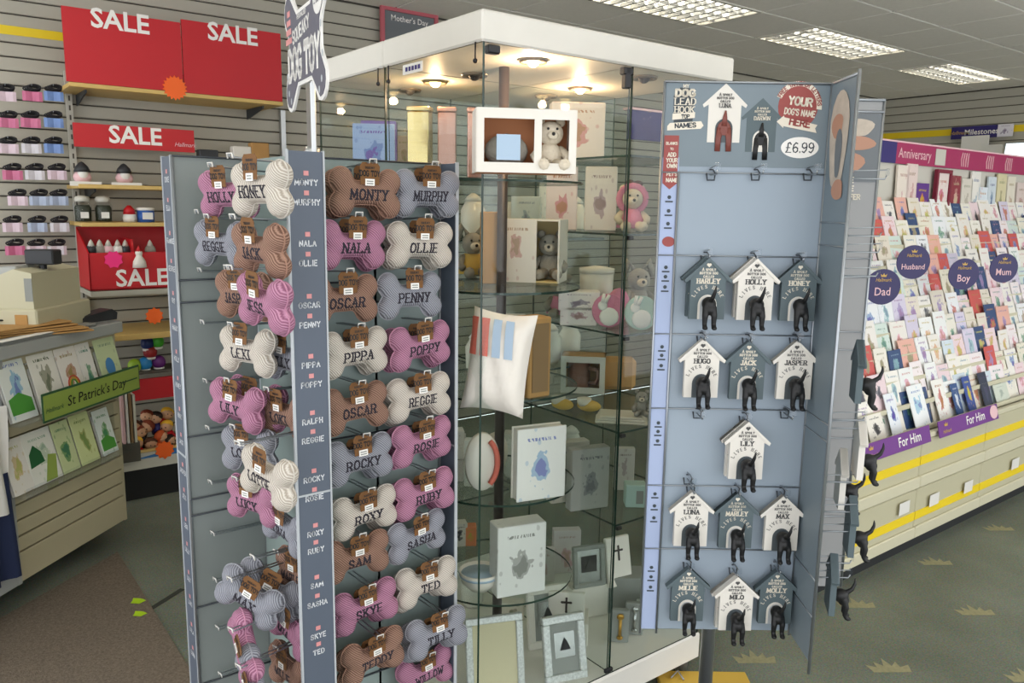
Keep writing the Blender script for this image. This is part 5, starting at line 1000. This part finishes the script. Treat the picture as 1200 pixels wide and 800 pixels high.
# local: X along the front, -Y out of it
CL = .64; CT = 1.0
obj('carcass', MB().box(-.75, CL - .01, .022, .55, .1, CT), 'groove', cn); obj('plinth', MB().box(-.75, CL - .3, .3, .5, 0, .1), 'black', cn)  # black plinth set far back so it reads as shade under the counter
zc = [.1, .222, .284, .347, .41] + [.41 + .0655 * k for k in range(1, 10)]
for a, b in zip(zc, zc[1:]): obj('slat', MB().bbox(.0, CL, 0, .022, a + .003, min(b, CT) - .004, .002), 'counter_slat', cn)
obj('corner_trim', MB().box(-.02, .0, -.006, .03, .1, CT), 'trim_grey', cn); obj('end_board', MB().box(CL - .006, CL + .01, 0, .55, .1, CT), 'counter_slat', cn)
obj('recess_back', MB().box(-.75, -.02, .018, .024, .1, CT), 'trim_grey', cn); obj('base_strip', MB().box(-.75, -.02, -.004, .02, .1, .16), 'trim_grey', cn)
obj('worktop', MB().bbox(-.75, CL + .02, -.03, .6, CT, CT + .03, .006), 'counter_top', cn); obj('worktop_edge', MB().bbox(-.75, CL + .022, -.034, -.028, CT - .022, CT + .026, .003), 'trim_grey', cn)
def cw(x, y, z): return CA + CU * x - CN * y + Vector((0, 0, z))
RZC = math.atan2(CU.y, CU.x)
cl_ = MB().curve_sheet(14, 8, lambda u, v: (-.3 + .27 * u, -.03 - .02 * math.sin(u * 17) - .02 * (1 - v), .17 + .4 * v)); cl_.curve_sheet(14, 8, lambda u, v: (-.3 + .27 * u, .0 - .012 * math.sin(u * 17), .17 + .4 * v))
o = tag(obj('hanging_coat', xf(cl_, Matrix.Translation(CA) @ rot('Z', RZC)), 'navy_cloth', smooth=True), 'dark navy cloth hanging in the counter recess at the left edge', 'coat')
cl_ = MB().curve_sheet(10, 10, lambda u, v: (-.2 + .14 * u, -.05 - .012 * math.sin(u * 11 + v * 3), .42 + .4 * v)); cl_.curve_sheet(10, 10, lambda u, v: (-.2 + .14 * u, -.035 - .008 * math.sin(u * 11), .42 + .4 * v))
o = tag(obj('carrier_bag', xf(cl_, Matrix.Translation(CA) @ rot('Z', RZC)), 'white', smooth=True), 'crumpled white carrier bag hanging at the left edge of counter', 'bag')
# St Patrick's card holder
hl = thing('card_holder', "clear two-tier card holder with a green St Patrick's Day sign", 'card holder', cw(.28, -.0, 0), RZC)
def hx(v): return v - .28
obj('upper_shelf', MB().box(hx(-.05), hx(.62), -.1, 0, .735, .74), 'clear_plastic', hl); obj('lower_shelf', MB().box(hx(-.05), hx(.58), -.1, 0, .46, .465), 'clear_plastic', hl); obj('lower_lip', MB().box(hx(-.05), hx(.58), -.102, -.099, .46, .5), 'clear_plastic', hl)
for z in (.74, .465): obj('back_rest', MB().box(hx(-.05), hx(.6), -.006, -.002, z, z + .2), 'clear_plastic', hl)
sgb = obj('sign_board', MB().bbox(hx(.055), hx(.65), -.108, -.104, .722, .835, .0015), 'green_edge', hl); obj('sign_face', MB().box(hx(.062), hx(.643), -.1092, -.108, .731, .826), 'green_sign', sgb)
xx_ = .185
for wd_ in ('St', "Patrick's", 'Day'):
    fm_ = font_mesh(wd_, .058, .002, .12); ww_ = max(v[0] for v in fm_.v) - min(v[0] for v in fm_.v); obj('lettering', xf(fm_, tr(hx(xx_ + ww_ / 2), -.1105, .776)), 'print_black', sgb); xx_ += ww_ + .017
obj('logo_lettering', xf(font_mesh('Hallmark', .026, .003, .3), tr(hx(.115), -.1105, .766)), 'green_edge', sgb); obj('small_lettering', MB().box(hx(.52), hx(.63), -.1105, -.1095, .776, .781), 'green_edge', sgb)
mat('leaf_green', '4f9a3a', .7); mat('leaf_dark', '1f5f33', .7); mat('balloon_blue', '4f8fc9', .6); mat('rain_red', 'cf4a3a', .6); mat('rain_yellow', 'd9a83a', .6)
def pcard2(x, w, z, h, bgc, mot, label, kind):
    t = thing('st_patricks_card', label, 'greeting card', cw(x, -.055, z), RZC, "St Patrick's Day cards"); t.rotation_euler = (D2(-14), 0, RZC)
    c = obj('cover', MB().bbox(-w / 2, w / 2, 0, .003, 0, h, .001), 'printed_card', t); c.color = (*lin(bgc), 1); c['motif'] = list(lin(mot)); obj('back_leaf', MB().box(-w / 2, w / 2, .012, .014, 0, h), 'white', t)
    if kind == 'hill': obj('green_hill', MB().prism([(-w * .42, h * .1), (w * .42, h * .1), (w * .42, h * .3), (0, h * .42), (-w * .42, h * .34)], -.0008, 0), 'leaf_green', c)
    if kind == 'tree': obj('green_path', MB().prism([(-w * .1, 0.004), (w * .3, .004), (w * .48, h * .45), (w * .2, h * .5)], -.0008, 0), 'green_sign', c); obj('tree_print', MB().prism([(-w * .45, h * .35), (w * .05, h * .4), (-.0, h * .6), (-w * .2, h * .75), (-w * .4, h * .6)], -.001, 0), 'leaf_dark', c)
    if kind == 'rainbow':
        for k, m_ in enumerate(('rain_red', 'rain_yellow', 'leaf_green')): obj('rainbow_band', MB().tube([((.032 - .008 * k) * math.cos(a), -.001, h * .3 + (.04 - .008 * k) * math.sin(a)) for a in [PI * q / 10 for q in range(11)]], .003, 4), m_, c)
    if kind == 'balloon': obj('balloon_print', MB().prism([(.028 * math.cos(2 * PI * q / 20), h * .42 + .042 * math.sin(2 * PI * q / 20)) for q in range(20)], -.0008, 0), 'balloon_blue', c)
U = [(.035, .13, .25, 'e6ebe6', '7fb3d0', "card with a green hill and blue sky, left end of upper St Patrick's row", 'hill'), (.19, .14, .24, 'edeae0', '8a8a72', 'cream card with lines of verse in the upper counter row', ''), (.325, .12, .23, 'efeae2', 'b07a5a', 'white card with a rainbow in the upper counter row', 'rainbow'), (.43, .085, .23, 'eeebe4', '5a9a6a', 'narrow white card with small figures in the upper counter row', ''), (.565, .135, .235, 'cfdcae', '9fb08a', 'pale green card with a blue balloon at the right of upper row', 'balloon')]
for x, w, h, a, b, l, k in U: pcard2(x, w, .742, h, a, b, l, k)
Lw = [(-.0, .1, .21, 'e3dfd6', 'c9b27a', 'white card with gold figure at left end of lower counter row', ''), (.125, .15, .21, 'e6e6dc', 'b9c9b0', 'card with a dark tree and green path in lower counter row', 'tree'), (.255, .1, .21, 'c9d3a0', '4f8a4a', 'green shamrock card, middle of the lower counter row', ''), (.37, .115, .215, 'd3dc9f', 'a3a85a', 'yellow-green card with verse in lower counter row', ''), (.5, .1, .2, 'dfe6e0', '5a9a4a', 'white card with green landscape at right of lower counter row', 'hill')]
for x, w, h, a, b, l, k in Lw: pcard2(x, w, .467, h, a, b, l, k)
# till
tz = CT + .03
def cz(px, py, z=tz): return onz(z, px, py)
p = cw(.16, .35, tz) + Vector((.7947, -.607, 0)) * .22; TL = thing('cash_register', 'beige cash register with sloping keypad on the counter', 'cash register', p, 0)
TR = Vector((.7947, -.607, 0)); TL.rotation_euler = (0, 0, math.atan2(TR.y, TR.x))
obj('cash_drawer', MB().bbox(-.34, .12, 0, .4, 0, .1, .006), 'till_beige', TL); pr = [(-.34, .1), (.1, .1), (.1, .24), (.03, .255), (-.03, .23), (-.2, .145), (-.34, .112)]
obj('till_body', MB().prism(pr, .02, .36), 'till_beige', TL); obj('keypad', MB().box(-.14, .14, -.11, .11, 0, .006, tr(-.12, .19, .19) @ rot('Y', D2(-26))), 'till_dark', TL)
for i in range(5):
    for j in range(4): obj('key', MB().bbox(-.018, .018, -.018, .018, .006, .014, .003, tr(-.12, .19, .19) @ rot('Y', D2(-26)) @ tr(-.11 + i * .05, -.08 + j * .05, 0)), 'rack_grey', TL)
obj('receipt_slot', MB().bbox(-.05, .03, .06, .3, .21, .262, .004, rot('Y', D2(-3))), 'trim_grey', TL); obj('badge', MB().box(.07, .1, .018, .02, .13, .22), 'grey_card', TL); obj('drawer_latch', MB().bbox(.035, .085, -.004, .0, .02, .08, .003), 'paper_brown', TL)
ds = obj('customer_display', MB().bbox(.01, .125, .13, .2, .265, .325, .005), 'till_dark', TL); obj('display_stalk', MB().tube([(.06, .17, .2), (.06, .17, .27)], .015, 8), 'till_dark', TL)
# paper bags, tray, card reader, odds and ends
for k in range(5):
    o = tag(obj('paper_bag', MB().bbox(-.19, .19, -.12, .12, 0, .006, .002), 'paper_brown'), ('flat brown paper bag, ' + ('bottom', 'second', 'third', 'fourth', 'topmost')[k] + ' of the stack by the till'), 'paper bag', 'paper bags on the counter'); o.location = cw(.27 - .02 * k, .09 + .01 * k, tz + .004 + .0085 * k); o.rotation_euler = (0, D2(rc.uniform(-1, 1)), RZC - .55 + .06 * k)
o = tag(obj('grey_tray', MB().bbox(-.3, .3, -.03, .03, 0, .012, .004), 'counter_top'), 'long grey counter edging tray in front of the paper bags', 'tray'); o.location = cw(.2, -.0, tz + .006); o.rotation_euler = (0, 0, RZC)
o = tag(obj('white_paper', MB().box(-.13, .13, -.02, .02, 0, .001), 'white'), 'white paper strip on the counter edge at the left', 'paper'); o.location = cw(.1, -.02, tz + .0135); o.rotation_euler = (0, 0, RZC)
t = thing('card_reader', 'black card payment terminal at the end of the counter', 'card reader', cw(.62, .07, tz), RZC - .3); obj('housing', MB().prism([(-.08, 0), (.08, 0), (.085, .03), (.06, .048), (-.06, .03), (-.08, .02)], -.04, .04), 'till_dark', t); obj('screen_glass', MB().box(-.05, .01, -.03, .03, .0, .002, tr(.0, 0, .036) @ rot('Y', D2(-8))), 'grey_card', t)
o = tag(obj('black_pouch', MB().ball((0, 0, 0), .055, .05, .055, 14, 10), 'black', smooth=True), 'round black pouch at the left edge on the counter', 'pouch'); o.location = onz(tz + .055, 3, 348)
t = thing('tape_reel', 'black scrap of ribbon lying on the paper bags', 'ribbon', cw(.22, .12, tz + .05), RZC - .4); obj('ribbon', MB().tube([(-.1, 0, 0), (-.05, .02, .008), (0, 0, .004), (.06, .02, .01), (.11, 0, .002)], .004, 5), 'black', t, True)
# brown carpet mat and scraps
def fl(px, py): q = onz(0, px, py); return q
c1, c2, c3 = fl(138, 647), fl(0, 725), fl(231, 800); mp_ = [(c1.x, c1.y), (c2.x - 1.2, c2.y - .95), (-1.2, .6), (c3.x, .6)]
m = mat('brown_mat', '7d7265', .95, noise=(110, .6), bump=(250, .8), spec=.1)
o = tag(obj('carpet_mat', MB().prism([(a, b) for a, b in mp_], 0, .004, Matrix(((1, 0, 0, 0), (0, 0, 1, 0), (0, 1, 0, 0), (0, 0, 0, 1)))), 'brown_mat'), 'brown-grey ribbed carpet mat on the floor before the counter', 'mat')
lf_ = mat('lime', 'b9e020', .6)
for a, b, s, l in ((161, 704, 1, 'larger lime green paper scrap on the brown mat'), (163, 719, .9, 'smaller lime green paper scrap on the brown mat')):
    q = onz(.004, a, b); n = 7; o = tag(obj('paper_scrap', MB().add([(s * (.035 if k % 2 else .02) * math.cos(2 * PI * k / n + 1), s * (.03 if k % 3 else .018) * math.sin(2 * PI * k / n + 1), .001 + .002 * (k % 2)) for k in range(n)], [tuple(range(n))]), 'lime'), l, 'paper scrap'); o.location = (q.x, q.y, .006)
q1, q2 = onz(0, 176, 714), onz(0, 214, 690); dd = (q2 - q1); o = obj('stain', MB().box(0, dd.length, -.012, .012, .0008, .0014, basis((q1.x, q1.y, 0), dd)), mat('stain', '3a3d36', .95, noise=(40, .3)), floor)
# ---------------------------------------------------------------- wall bay behind the counter
SHY = 4.4
def wshelf(x0, x1, z, y0, label, th=.02, m_='pine', br=True):
    t = thing('wall_shelf', label, 'shelf', ((x0 + x1) / 2, WY - .004, z), 0, 'wall shelves'); w = x1 - x0; obj('board', MB().bbox(-w / 2, w / 2, y0 - WY, 0, -th, 0, .002), m_, t)
    for s in ((-1, 1) if br else ()): b = MB().prism([(0, 0), (.012, 0), (.012, -.06), (0, -.02)], -.004, .004); obj('bracket', MB().add([(s * w * .42 - .004, -.01, -th), (s * w * .42 + .004, -.01, -th), (s * w * .42 + .004, y0 - WY + .08, -th), (s * w * .42 - .004, y0 - WY + .08, -th), (s * w * .42 - .004, -.01, -.075), (s * w * .42 + .004, -.01, -.075), (s * w * .42 + .004, y0 - WY + .08, -.035), (s * w * .42 - .004, y0 - WY + .08, -.035)], [(0, 1, 2, 3), (4, 5, 6, 7), (0, 1, 5, 4), (2, 3, 7, 6), (1, 2, 6, 5), (0, 3, 7, 4)]), 'dark_wire', t)
    return t
wshelf(.69, 1.74, 2.108, SHY, 'high pine shelf carrying the two red SALE boards'); wshelf(.70, 1.75, 1.632, SHY, 'pine shelf holding two small pink gnomes'); wshelf(.70, 1.75, 1.447, SHY, 'pine shelf holding glass jars and tins', br=False); wshelf(.78, 1.75, .888, 4.33, 'deep pine ledge with an orange star above the toys', .03)
def sale(x0, x1, z0, z1, y, label, tx, tz_, size, nm='sale_board'):
    t = thing(nm, label, 'sign', ((x0 + x1) / 2, y, z0), 0); w = x1 - x0; bd = obj('board', MB().box(-w / 2, w / 2, 0, .012, 0, z1 - z0), 'red', t); obj('lettering', xf(font_mesh('SALE', size, .022), tr(tx - (x0 + x1) / 2, -.0015, tz_ - z0)), 'print_white', bd); return t, bd
p = ony(SHY, 141, 26); sale(.682, 1.214, 2.11, 2.45, SHY, 'red SALE board on the high shelf, left of the pair', p.x, p.z, .125); p = ony(SHY, 273, 41); sale(1.219, 1.738, 2.11, 2.468, SHY + .0, 'red SALE board on the high shelf, right of the pair', p.x, p.z, .125)
p = ony(4.5, 159, 160); t, bd = sale(.71, 1.283, 1.815, 1.93, 4.5, 'narrow red SALE strip below the high shelf', p.x, p.z, .12, 'sale_strip'); p = ony(4.5, 217, 170); obj('logo_lettering', xf(font_mesh('Hallmark', .03, .003, .3), tr(p.x - .9965, -.0015, p.z - 1.815)), 'pink_pale', bd); obj('strip_bracket', MB().box(-.2, .2, .012, .24, .04, .06), 'dark_wire', t)
def star(px, py, y, r, m_, label, n=18):
    p = ony(y, px, py); t = tag(obj('price_star', MB().prism([((r if k % 2 else r * .8) * math.cos(PI * k / n), (r if k % 2 else r * .8) * math.sin(PI * k / n)) for k in range(2 * n)], -.001, .001), m_), label, 'star sticker', 'fluorescent stars'); t.location = p; return t
star(205, 103, SHY - .006, .062, 'orange_fluor', 'round orange star between the two high SALE boards'); 
# upright post and hanging packs
t = thing('wall_upright', 'slotted white steel upright beside the hanging packs', 'upright', (.735, 4.72, 0)); obj('channel', MB().box(-.014, .014, -.012, .02, .9, 2.2), 'rack_grey', t)
for k in range(26): obj('slot', MB().box(-.004, .004, -.0135, -.012, .95 + .048 * k, .975 + .048 * k), 'groove', t)
t = thing('wall_upright', 'slotted steel upright above the dog toy spinner', 'upright', (ony(4.72, 331, 140).x, 4.72, 0)); obj('channel', MB().box(-.014, .014, -.012, .02, .9, 2.1), 'steel', t)
mat('pack_black', '1e1c20', .6); pk = None; PCOL = [('d9c3cf', 'pale pink'), ('c9688f', 'bright pink'), ('6f8fc9', 'blue'), ('d3cfd6', 'white'), ('a9b6cf', 'pale blue')]
for k, (c, _) in enumerate(PCOL): mat('pack_%d' % k, c, .3, noise=(25, .2))
rowp = [(110, (6, 37, 62)), (141, (9, 35, 62)), (171, (9, 36, 62)), (202, (14, 40, 66)), (232, (20, 45, 68)), (263, (14, 43, 69)), (290, (17, 42, 66))]; pcs = [(0, 1, 2), (1, 1, 2), (0, 3, 2), (1, 3, 0), (0, 4, 4), (0, 4, 3), (1, 0, 3)]
orow = ('top', 'second', 'third', 'fourth', 'fifth', 'sixth', 'lowest')
def pack(px, py, col, label):
    global pk
    p = ony(4.62, px, py); t = thing('hair_band_pack', label, 'pack', p, 0, 'packs on the wall hooks')
    if pk is None:
        r2 = random.Random(5); s = MB()
        for q in range(4): s.tube([(.036 * math.cos(a) * (1 - .1 * q) + .004 * q, -.012 - .005 * q, .022 + .011 * math.sin(a) + .003 * q) for a in [2 * PI * i / 12 + q for i in range(13)]], .0042, 5)
        c = MB()
        for i in range(1): c.curve_sheet(6, 3, lambda u, v: ((u - .5) * .085, -.022 - .004 * math.sin(u * 9), -.036 + v * .045))
        a = obj('hair_bands', s, 'pack_black', t, True, center=False); b = obj('label_card', c, 'pack_%d' % col, t, center=False); w_ = obj('peg', MB().tube([(0, .125, .036), (0, -.03, .036), (0, -.036, .042)], .002, 5), 'wire', t, True, center=False); pk = [a.data, {col: b.data}, w_.data, c]
    else:
        link('hair_bands', pk[0], t)
        if col in pk[1]: link('label_card', pk[1][col], t)
        else: pk[1][col] = obj('label_card', pk[3], 'pack_%d' % col, t, center=False).data
        link('peg', pk[2], t)
for r, (y, xs_) in enumerate(rowp):
    for k, x in enumerate(xs_):
        c = pcs[r][k]; pack(x, y, c, '%s pack of black hair bands, %s of three in the %s row' % (PCOL[c][1], ('left', 'middle', 'right')[k], orow[r]))
for z in [ony(4.7, 40, y).z for y in (97, 127, 157, 187, 218, 248, 278)]:
    pass
# ornaments on the shelves
for a, l in ((97, 'left small pink gnome with a dark hat on wall shelf'), (146, 'right small pink gnome with a dark hat on wall shelf')):
    p = ony(4.5, a, 213); t = thing('gnome', l, 'ornament', (p.x, 4.5, 1.6325), 0, 'gnomes on the shelf'); obj('body', MB().ball((0, 0, .035), .042, .035, .035, 12, 8), 'pink_pale', t, True); obj('beard', MB().ball((0, -.02, .05), .025, .02, .03, 10, 6), 'white', t, True); obj('hat', MB().lathe([(.04, .06), (.03, .085), (.012, .105), (.002, .11)], 14), 'till_dark', t, True)
for a, l in ((101, 'white price label strip under the left gnome'), (149, 'white price label strip under the right gnome')):
    p = ony(SHY - .002, a, 211); tag(obj('price_label', MB().box(-.07, .07, -.002, 0, -.002, .02), 'white'), l, 'label').location = (p.x, SHY + .012, 1.634)
def jar(a, l, m_):
    p = ony(4.47, a, 259); t = thing('glass_jar', l, 'jar', (p.x, 4.47, 1.4475), 0, 'glass jars'); obj('jar_glass', MB().lathe([(.04, 0), (.042, .01), (.042, .085), (.032, .098), (.034, .112)], 18), 'clear_plastic', t, True); obj('contents', MB().lathe([(.037, .004), (.038, .07), (.03, .084)], 16), m_, t, True); obj('stopper', MB().lathe([(.033, .1), (.036, .112), (.03, .125), (.008, .13)], 16), 'rack_grey', t, True); obj('jar_label', MB().box(-.018, .018, -.044, -.042, .02, .05), 'white', t)
mat('jar_dark', '2c3222', .6); jar(98, 'glass jar with dark contents and cream label, left', 'jar_dark'); jar(122, 'glass jar with dark contents, right of the pair', 'jar_dark')
p = ony(4.47, 152, 257); t = thing('red_tin', 'little red and white figure tin beside the jars', 'tin', (p.x, 4.47, 1.4475), 0); obj('tin_body', MB().lathe([(.03, 0), (.034, .02), (.03, .04)], 14), 'white', t, True); obj('tin_top', MB().lathe([(.03, .04), (.026, .065), (.008, .085)], 14), 'red', t, True)
p = ony(4.47, 171, 257); t = thing('blue_tin', 'blue and white round tin beside the red figure tin', 'tin', (p.x, 4.47, 1.4475), 0); obj('tin_body', MB().lathe([(.042, 0), (.042, .06)], 18), mat('tin_blue', '2f5fae', .4), t, True); obj('tin_lid', MB().lathe([(.044, .06), (.044, .072), (.03, .076)], 18), 'white', t, True); obj('tin_label', MB().box(-.025, .025, -.044, -.0425, .015, .05), 'white', t)
# red sale bins
def bin_(x0, x1, z0, zm, z1, label, text=None):
    t = thing('sale_bin', label, 'bin', ((x0 + x1) / 2, 4.35, z0), 0); w = x1 - x0; obj('front', MB().bbox(-w / 2, w / 2, 0, .006, 0, zm - z0, .002), 'red', t); obj('back', MB().box(-w / 2, w / 2, .28, .286, 0, z1 - z0), 'red', t); obj('floor', MB().box(-w / 2, w / 2, 0, .28, 0, .006), 'red', t)
    for s in (-1, 1): obj('side', MB().add([(s * w / 2, 0, 0), (s * w / 2, .286, 0), (s * w / 2, .286, z1 - z0), (s * w / 2, 0, zm - z0), (s * (w / 2 - .006), 0, 0), (s * (w / 2 - .006), .286, 0), (s * (w / 2 - .006), .286, z1 - z0), (s * (w / 2 - .006), 0, zm - z0)], [(0, 1, 2, 3), (4, 5, 6, 7), (0, 1, 5, 4), (1, 2, 6, 5), (2, 3, 7, 6), (3, 0, 4, 7)]), 'red', t)
    return t
t = bin_(.71, 1.33, 1.115, 1.30, 1.42, 'red bin of sale ornaments reading SALE behind the till'); p = ony(4.348, 167, 326); f = font_mesh('SALE', .118, .022); obj('lettering', xf(f, tr(p.x + .0 - 1.02, -.0015, p.z - 1.115)), 'print_white', t)
obj('divider', MB().box(-.106, -.1, .006, .28, 0, .25), 'red', t); obj('support_ledge', MB().box(-.31, .31, .0, .38, -.03, -.004), 'slat', t)
star(133, 304, 4.342, .045, 'pink_fluor', 'hot pink star stuck on the red sale bin', 8); p = ony(4.33, 163, 313); t = thing('gnome', 'cream ornament with a red hat in front of the sale bin', 'ornament', (p.x, 4.315, p.z + .0), 0); obj('body', MB().lathe([(.034, 0), (.03, .03), (.016, .055), (.014, .065)], 12), 'box_white', t, True); obj('head', MB().ball((0, 0, .072), .018), 'box_white', t, True); obj('hat', MB().lathe([(.016, .08), (.006, .1), (.001, .112)], 10), 'red', t, True)
r3 = random.Random(9)
for k, a in enumerate((107, 117, 127, 138, 147, 176)):
    p = ony(4.42, a, 291); c = ('till_dark', 'plush_grey', 'pink_pale', 'white', 'dark_wire', 'plush_grey')[k]; t = thing('ornament', ('black', 'grey', 'pink', 'white', 'charcoal', 'pale grey')[k] + ' small ornament poking out of the red sale bin', 'ornament', (p.x, 4.42, p.z - .04), 0, 'ornaments in the sale bin'); obj('body', MB().ball((0, 0, .03), .028, .025, .03, 10, 7), c, t, True); obj('tip', MB().lathe([(.018, .05), (.008, .075), (.001, .085)], 8), 'rack_grey', t, True)
star(181, 370, 4.325, .045, 'orange_fluor', 'orange star on the deep pine ledge', 10)
# toys under the ledge
LT = thing('toy_unit', 'low wall unit with red box, doll bin and white and blue front', 'shop unit', (1.2, 4.37, 0), 0); obj('kick', MB().box(-.42, .5, .0, .3, 0, .17), 'black', LT); obj('side_leg', MB().bbox(-.47, -.42, -.02, .3, .02, .3, .004), 'white', LT); obj('bin_front', MB().box(-.45, .5, -.03, -.02, .17, .26), 'offwhite', LT); obj('blue_flash', MB().add([(-.36, -.0315, .225), (-.1, -.0315, .262), (.2, -.0315, .262), (.2, -.0315, .225)], [(0, 1, 2, 3)]), mat('flash_blue', '3f7fc0', .5), LT); obj('bin_floor', MB().box(-.45, .5, -.02, .34, .17, .18), 'pine', LT); obj('bin_lip', MB().bbox(-.45, .5, -.04, -.018, .258, .272, .003), 'pine', LT); obj('mid_shelf', MB().box(-.35, .5, .02, .34, .53, .545), 'groove', LT); obj('red_box', MB().box(-.33, .5, .0, .02, .53, .64), 'red', LT)
dc = [('d9a47a', 'ffc83a', 'yellow'), ('d9a47a', '8a3a22', 'auburn'), ('e0b088', '2a1a14', 'black'), ('c98a66', 'c9541f', 'orange'), ('e0b088', '5a3420', 'brown')]
for k, c in enumerate(dc): mat('hair_%d' % k, c[1], .7)
mat('doll_skin', 'd9a884', .6)
pts = [(160, 520), (172, 500), (182, 490), (190, 512), (177, 521), (195, 500), (165, 506), (200, 517), (187, 526), (158, 500), (196, 485), (172, 488)]
nth = ('first', 'second', 'third', 'fourth', 'fifth', 'sixth', 'seventh', 'eighth', 'ninth', 'tenth', 'eleventh', 'last')
for k, (a, b) in enumerate(pts):
    y = 4.42 + .02 * ((526 - b) / 8); p = ony(y, a, b); h = dc[k % 5]; t = thing('toy_doll', 'small soft doll with %s hair in the toy bin, %s of the pile' % (h[2], nth[k]), 'doll', p, r3.uniform(-.8, .8), 'dolls in the toy bin'); t.rotation_euler[1] = r3.uniform(-.9, .9)
    obj('head', MB().ball((0, 0, 0), .034, .03, .03, 12, 8), 'doll_skin', t, True); obj('hair', MB().ball((0, .008, .01), .037, .03, .028, 12, 8), 'hair_%d' % (k % 5), t, True); obj('body', MB().lathe([(.026, -.09), (.03, -.05), (.018, -.025)], 10, tr(0, .01, 0)), ('red', 'till_dark', 'navy_print', 'tin_blue', 'kraft')[k % 5], t, True); obj('eyes', MB().ball((-.011, -.029, .002), .0035, n=6, m=4).ball((.011, -.029, .002), .0035, n=6, m=4), 'black', t, True)
star(193, 527, 4.325, .05, 'orange_fluor', 'orange star on the front of the doll bin', 10)
for k, (a, b, c, l) in enumerate(((158, 428, '9fc53a', 'lime green'), (170, 426, '2f8fd0', 'bright blue'), (186, 424, '6a2a7a', 'purple'), (184, 400, '4fc03a', 'leaf green'), (173, 402, '23336a', 'navy'), (176, 412, 'a02a2a', 'dark red'))):
    p = ony(4.45, a, b); t = thing('toy_ball', l + ' round character ball on the toy shelf', 'toy', (p.x, 4.45, p.z - .035), 0, 'round toys on the shelf'); obj('ball', MB().ball((0, 0, .035), .036, .034, .036, 14, 10), mat('ball_' + c, c, .4), t, True); obj('base_ring', MB().lathe([(.026, -.004), (.028, .004), (.024, .008)], 14), 'white', t, True)
obj('toy_step', MB().box(-.4, .5, .03, .2, .66, .675), 'groove', LT); 
t = thing('leaflet_stack', 'stack of striped leaflets beside the counter end', 'leaflets', (ony(4.3, 150, 480).x, 4.3, .33), 0)
for k in range(4): obj('leaflet', MB().box(-.03 + .018 * k, -.018 + .018 * k, 0, .1, 0, .28 - .01 * k), ('pink_pale', 'white', 'brown_board', 'offwhite')[k], t)
obj('leaflet_box', MB().box(-.04, .045, -.004, .11, -.1, 0), 'groove', t)
# sign high on the left wall and small boxes over the spinner
p = ony(4.7, 480, 32); t = thing('framed_sign', "pink-framed dark Mother's Day sign high on the left wall", 'sign', (p.x, 4.7, p.z), 0); bd = obj('board', MB().box(-.2, .2, 0, .01, -.13, .1), 'photo_dark', t); f = MB(); f.box(-.21, .21, -.012, .01, .08, .11).box(-.21, .21, -.012, .01, -.14, -.11).box(-.21, -.185, -.012, .01, -.11, .08).box(.185, .21, -.012, .01, -.11, .08); obj('frame', f, mat('rose_frame', 'c0606a', .5), t); obj('lettering', xf(font_mesh("Mother's Day", .05, .006), tr(0, -.0015, .04)), 'print_white', bd)
for a, b, c, l in ((303, 172, 'kraft', 'tan ornament box showing above the spinner on wall shelf'), (243, 180, 'till_dark', 'dark hat ornament showing above the spinner'), (282, 176, 'box_white', 'white carton above the spinner on the wall shelf')):
    p = ony(4.5, a, b); t = thing('shelf_box', l, 'box', (p.x, 4.5, 1.6325), 0); obj('carton', MB().bbox(-.05, .05, -.03, .03, 0, max(.06, p.z - 1.6325 + .02), .004), c, t); obj('carton_label', MB().box(-.03, .03, -.0312, -.03, .02, .05), 'pink_pale', t)
dup = [l for l, v in LABELS.items() if len(v) > 1]
print('OBJS', len(bpy.data.objects), 'labels', len(LABELS), 'dup', dup[:20])
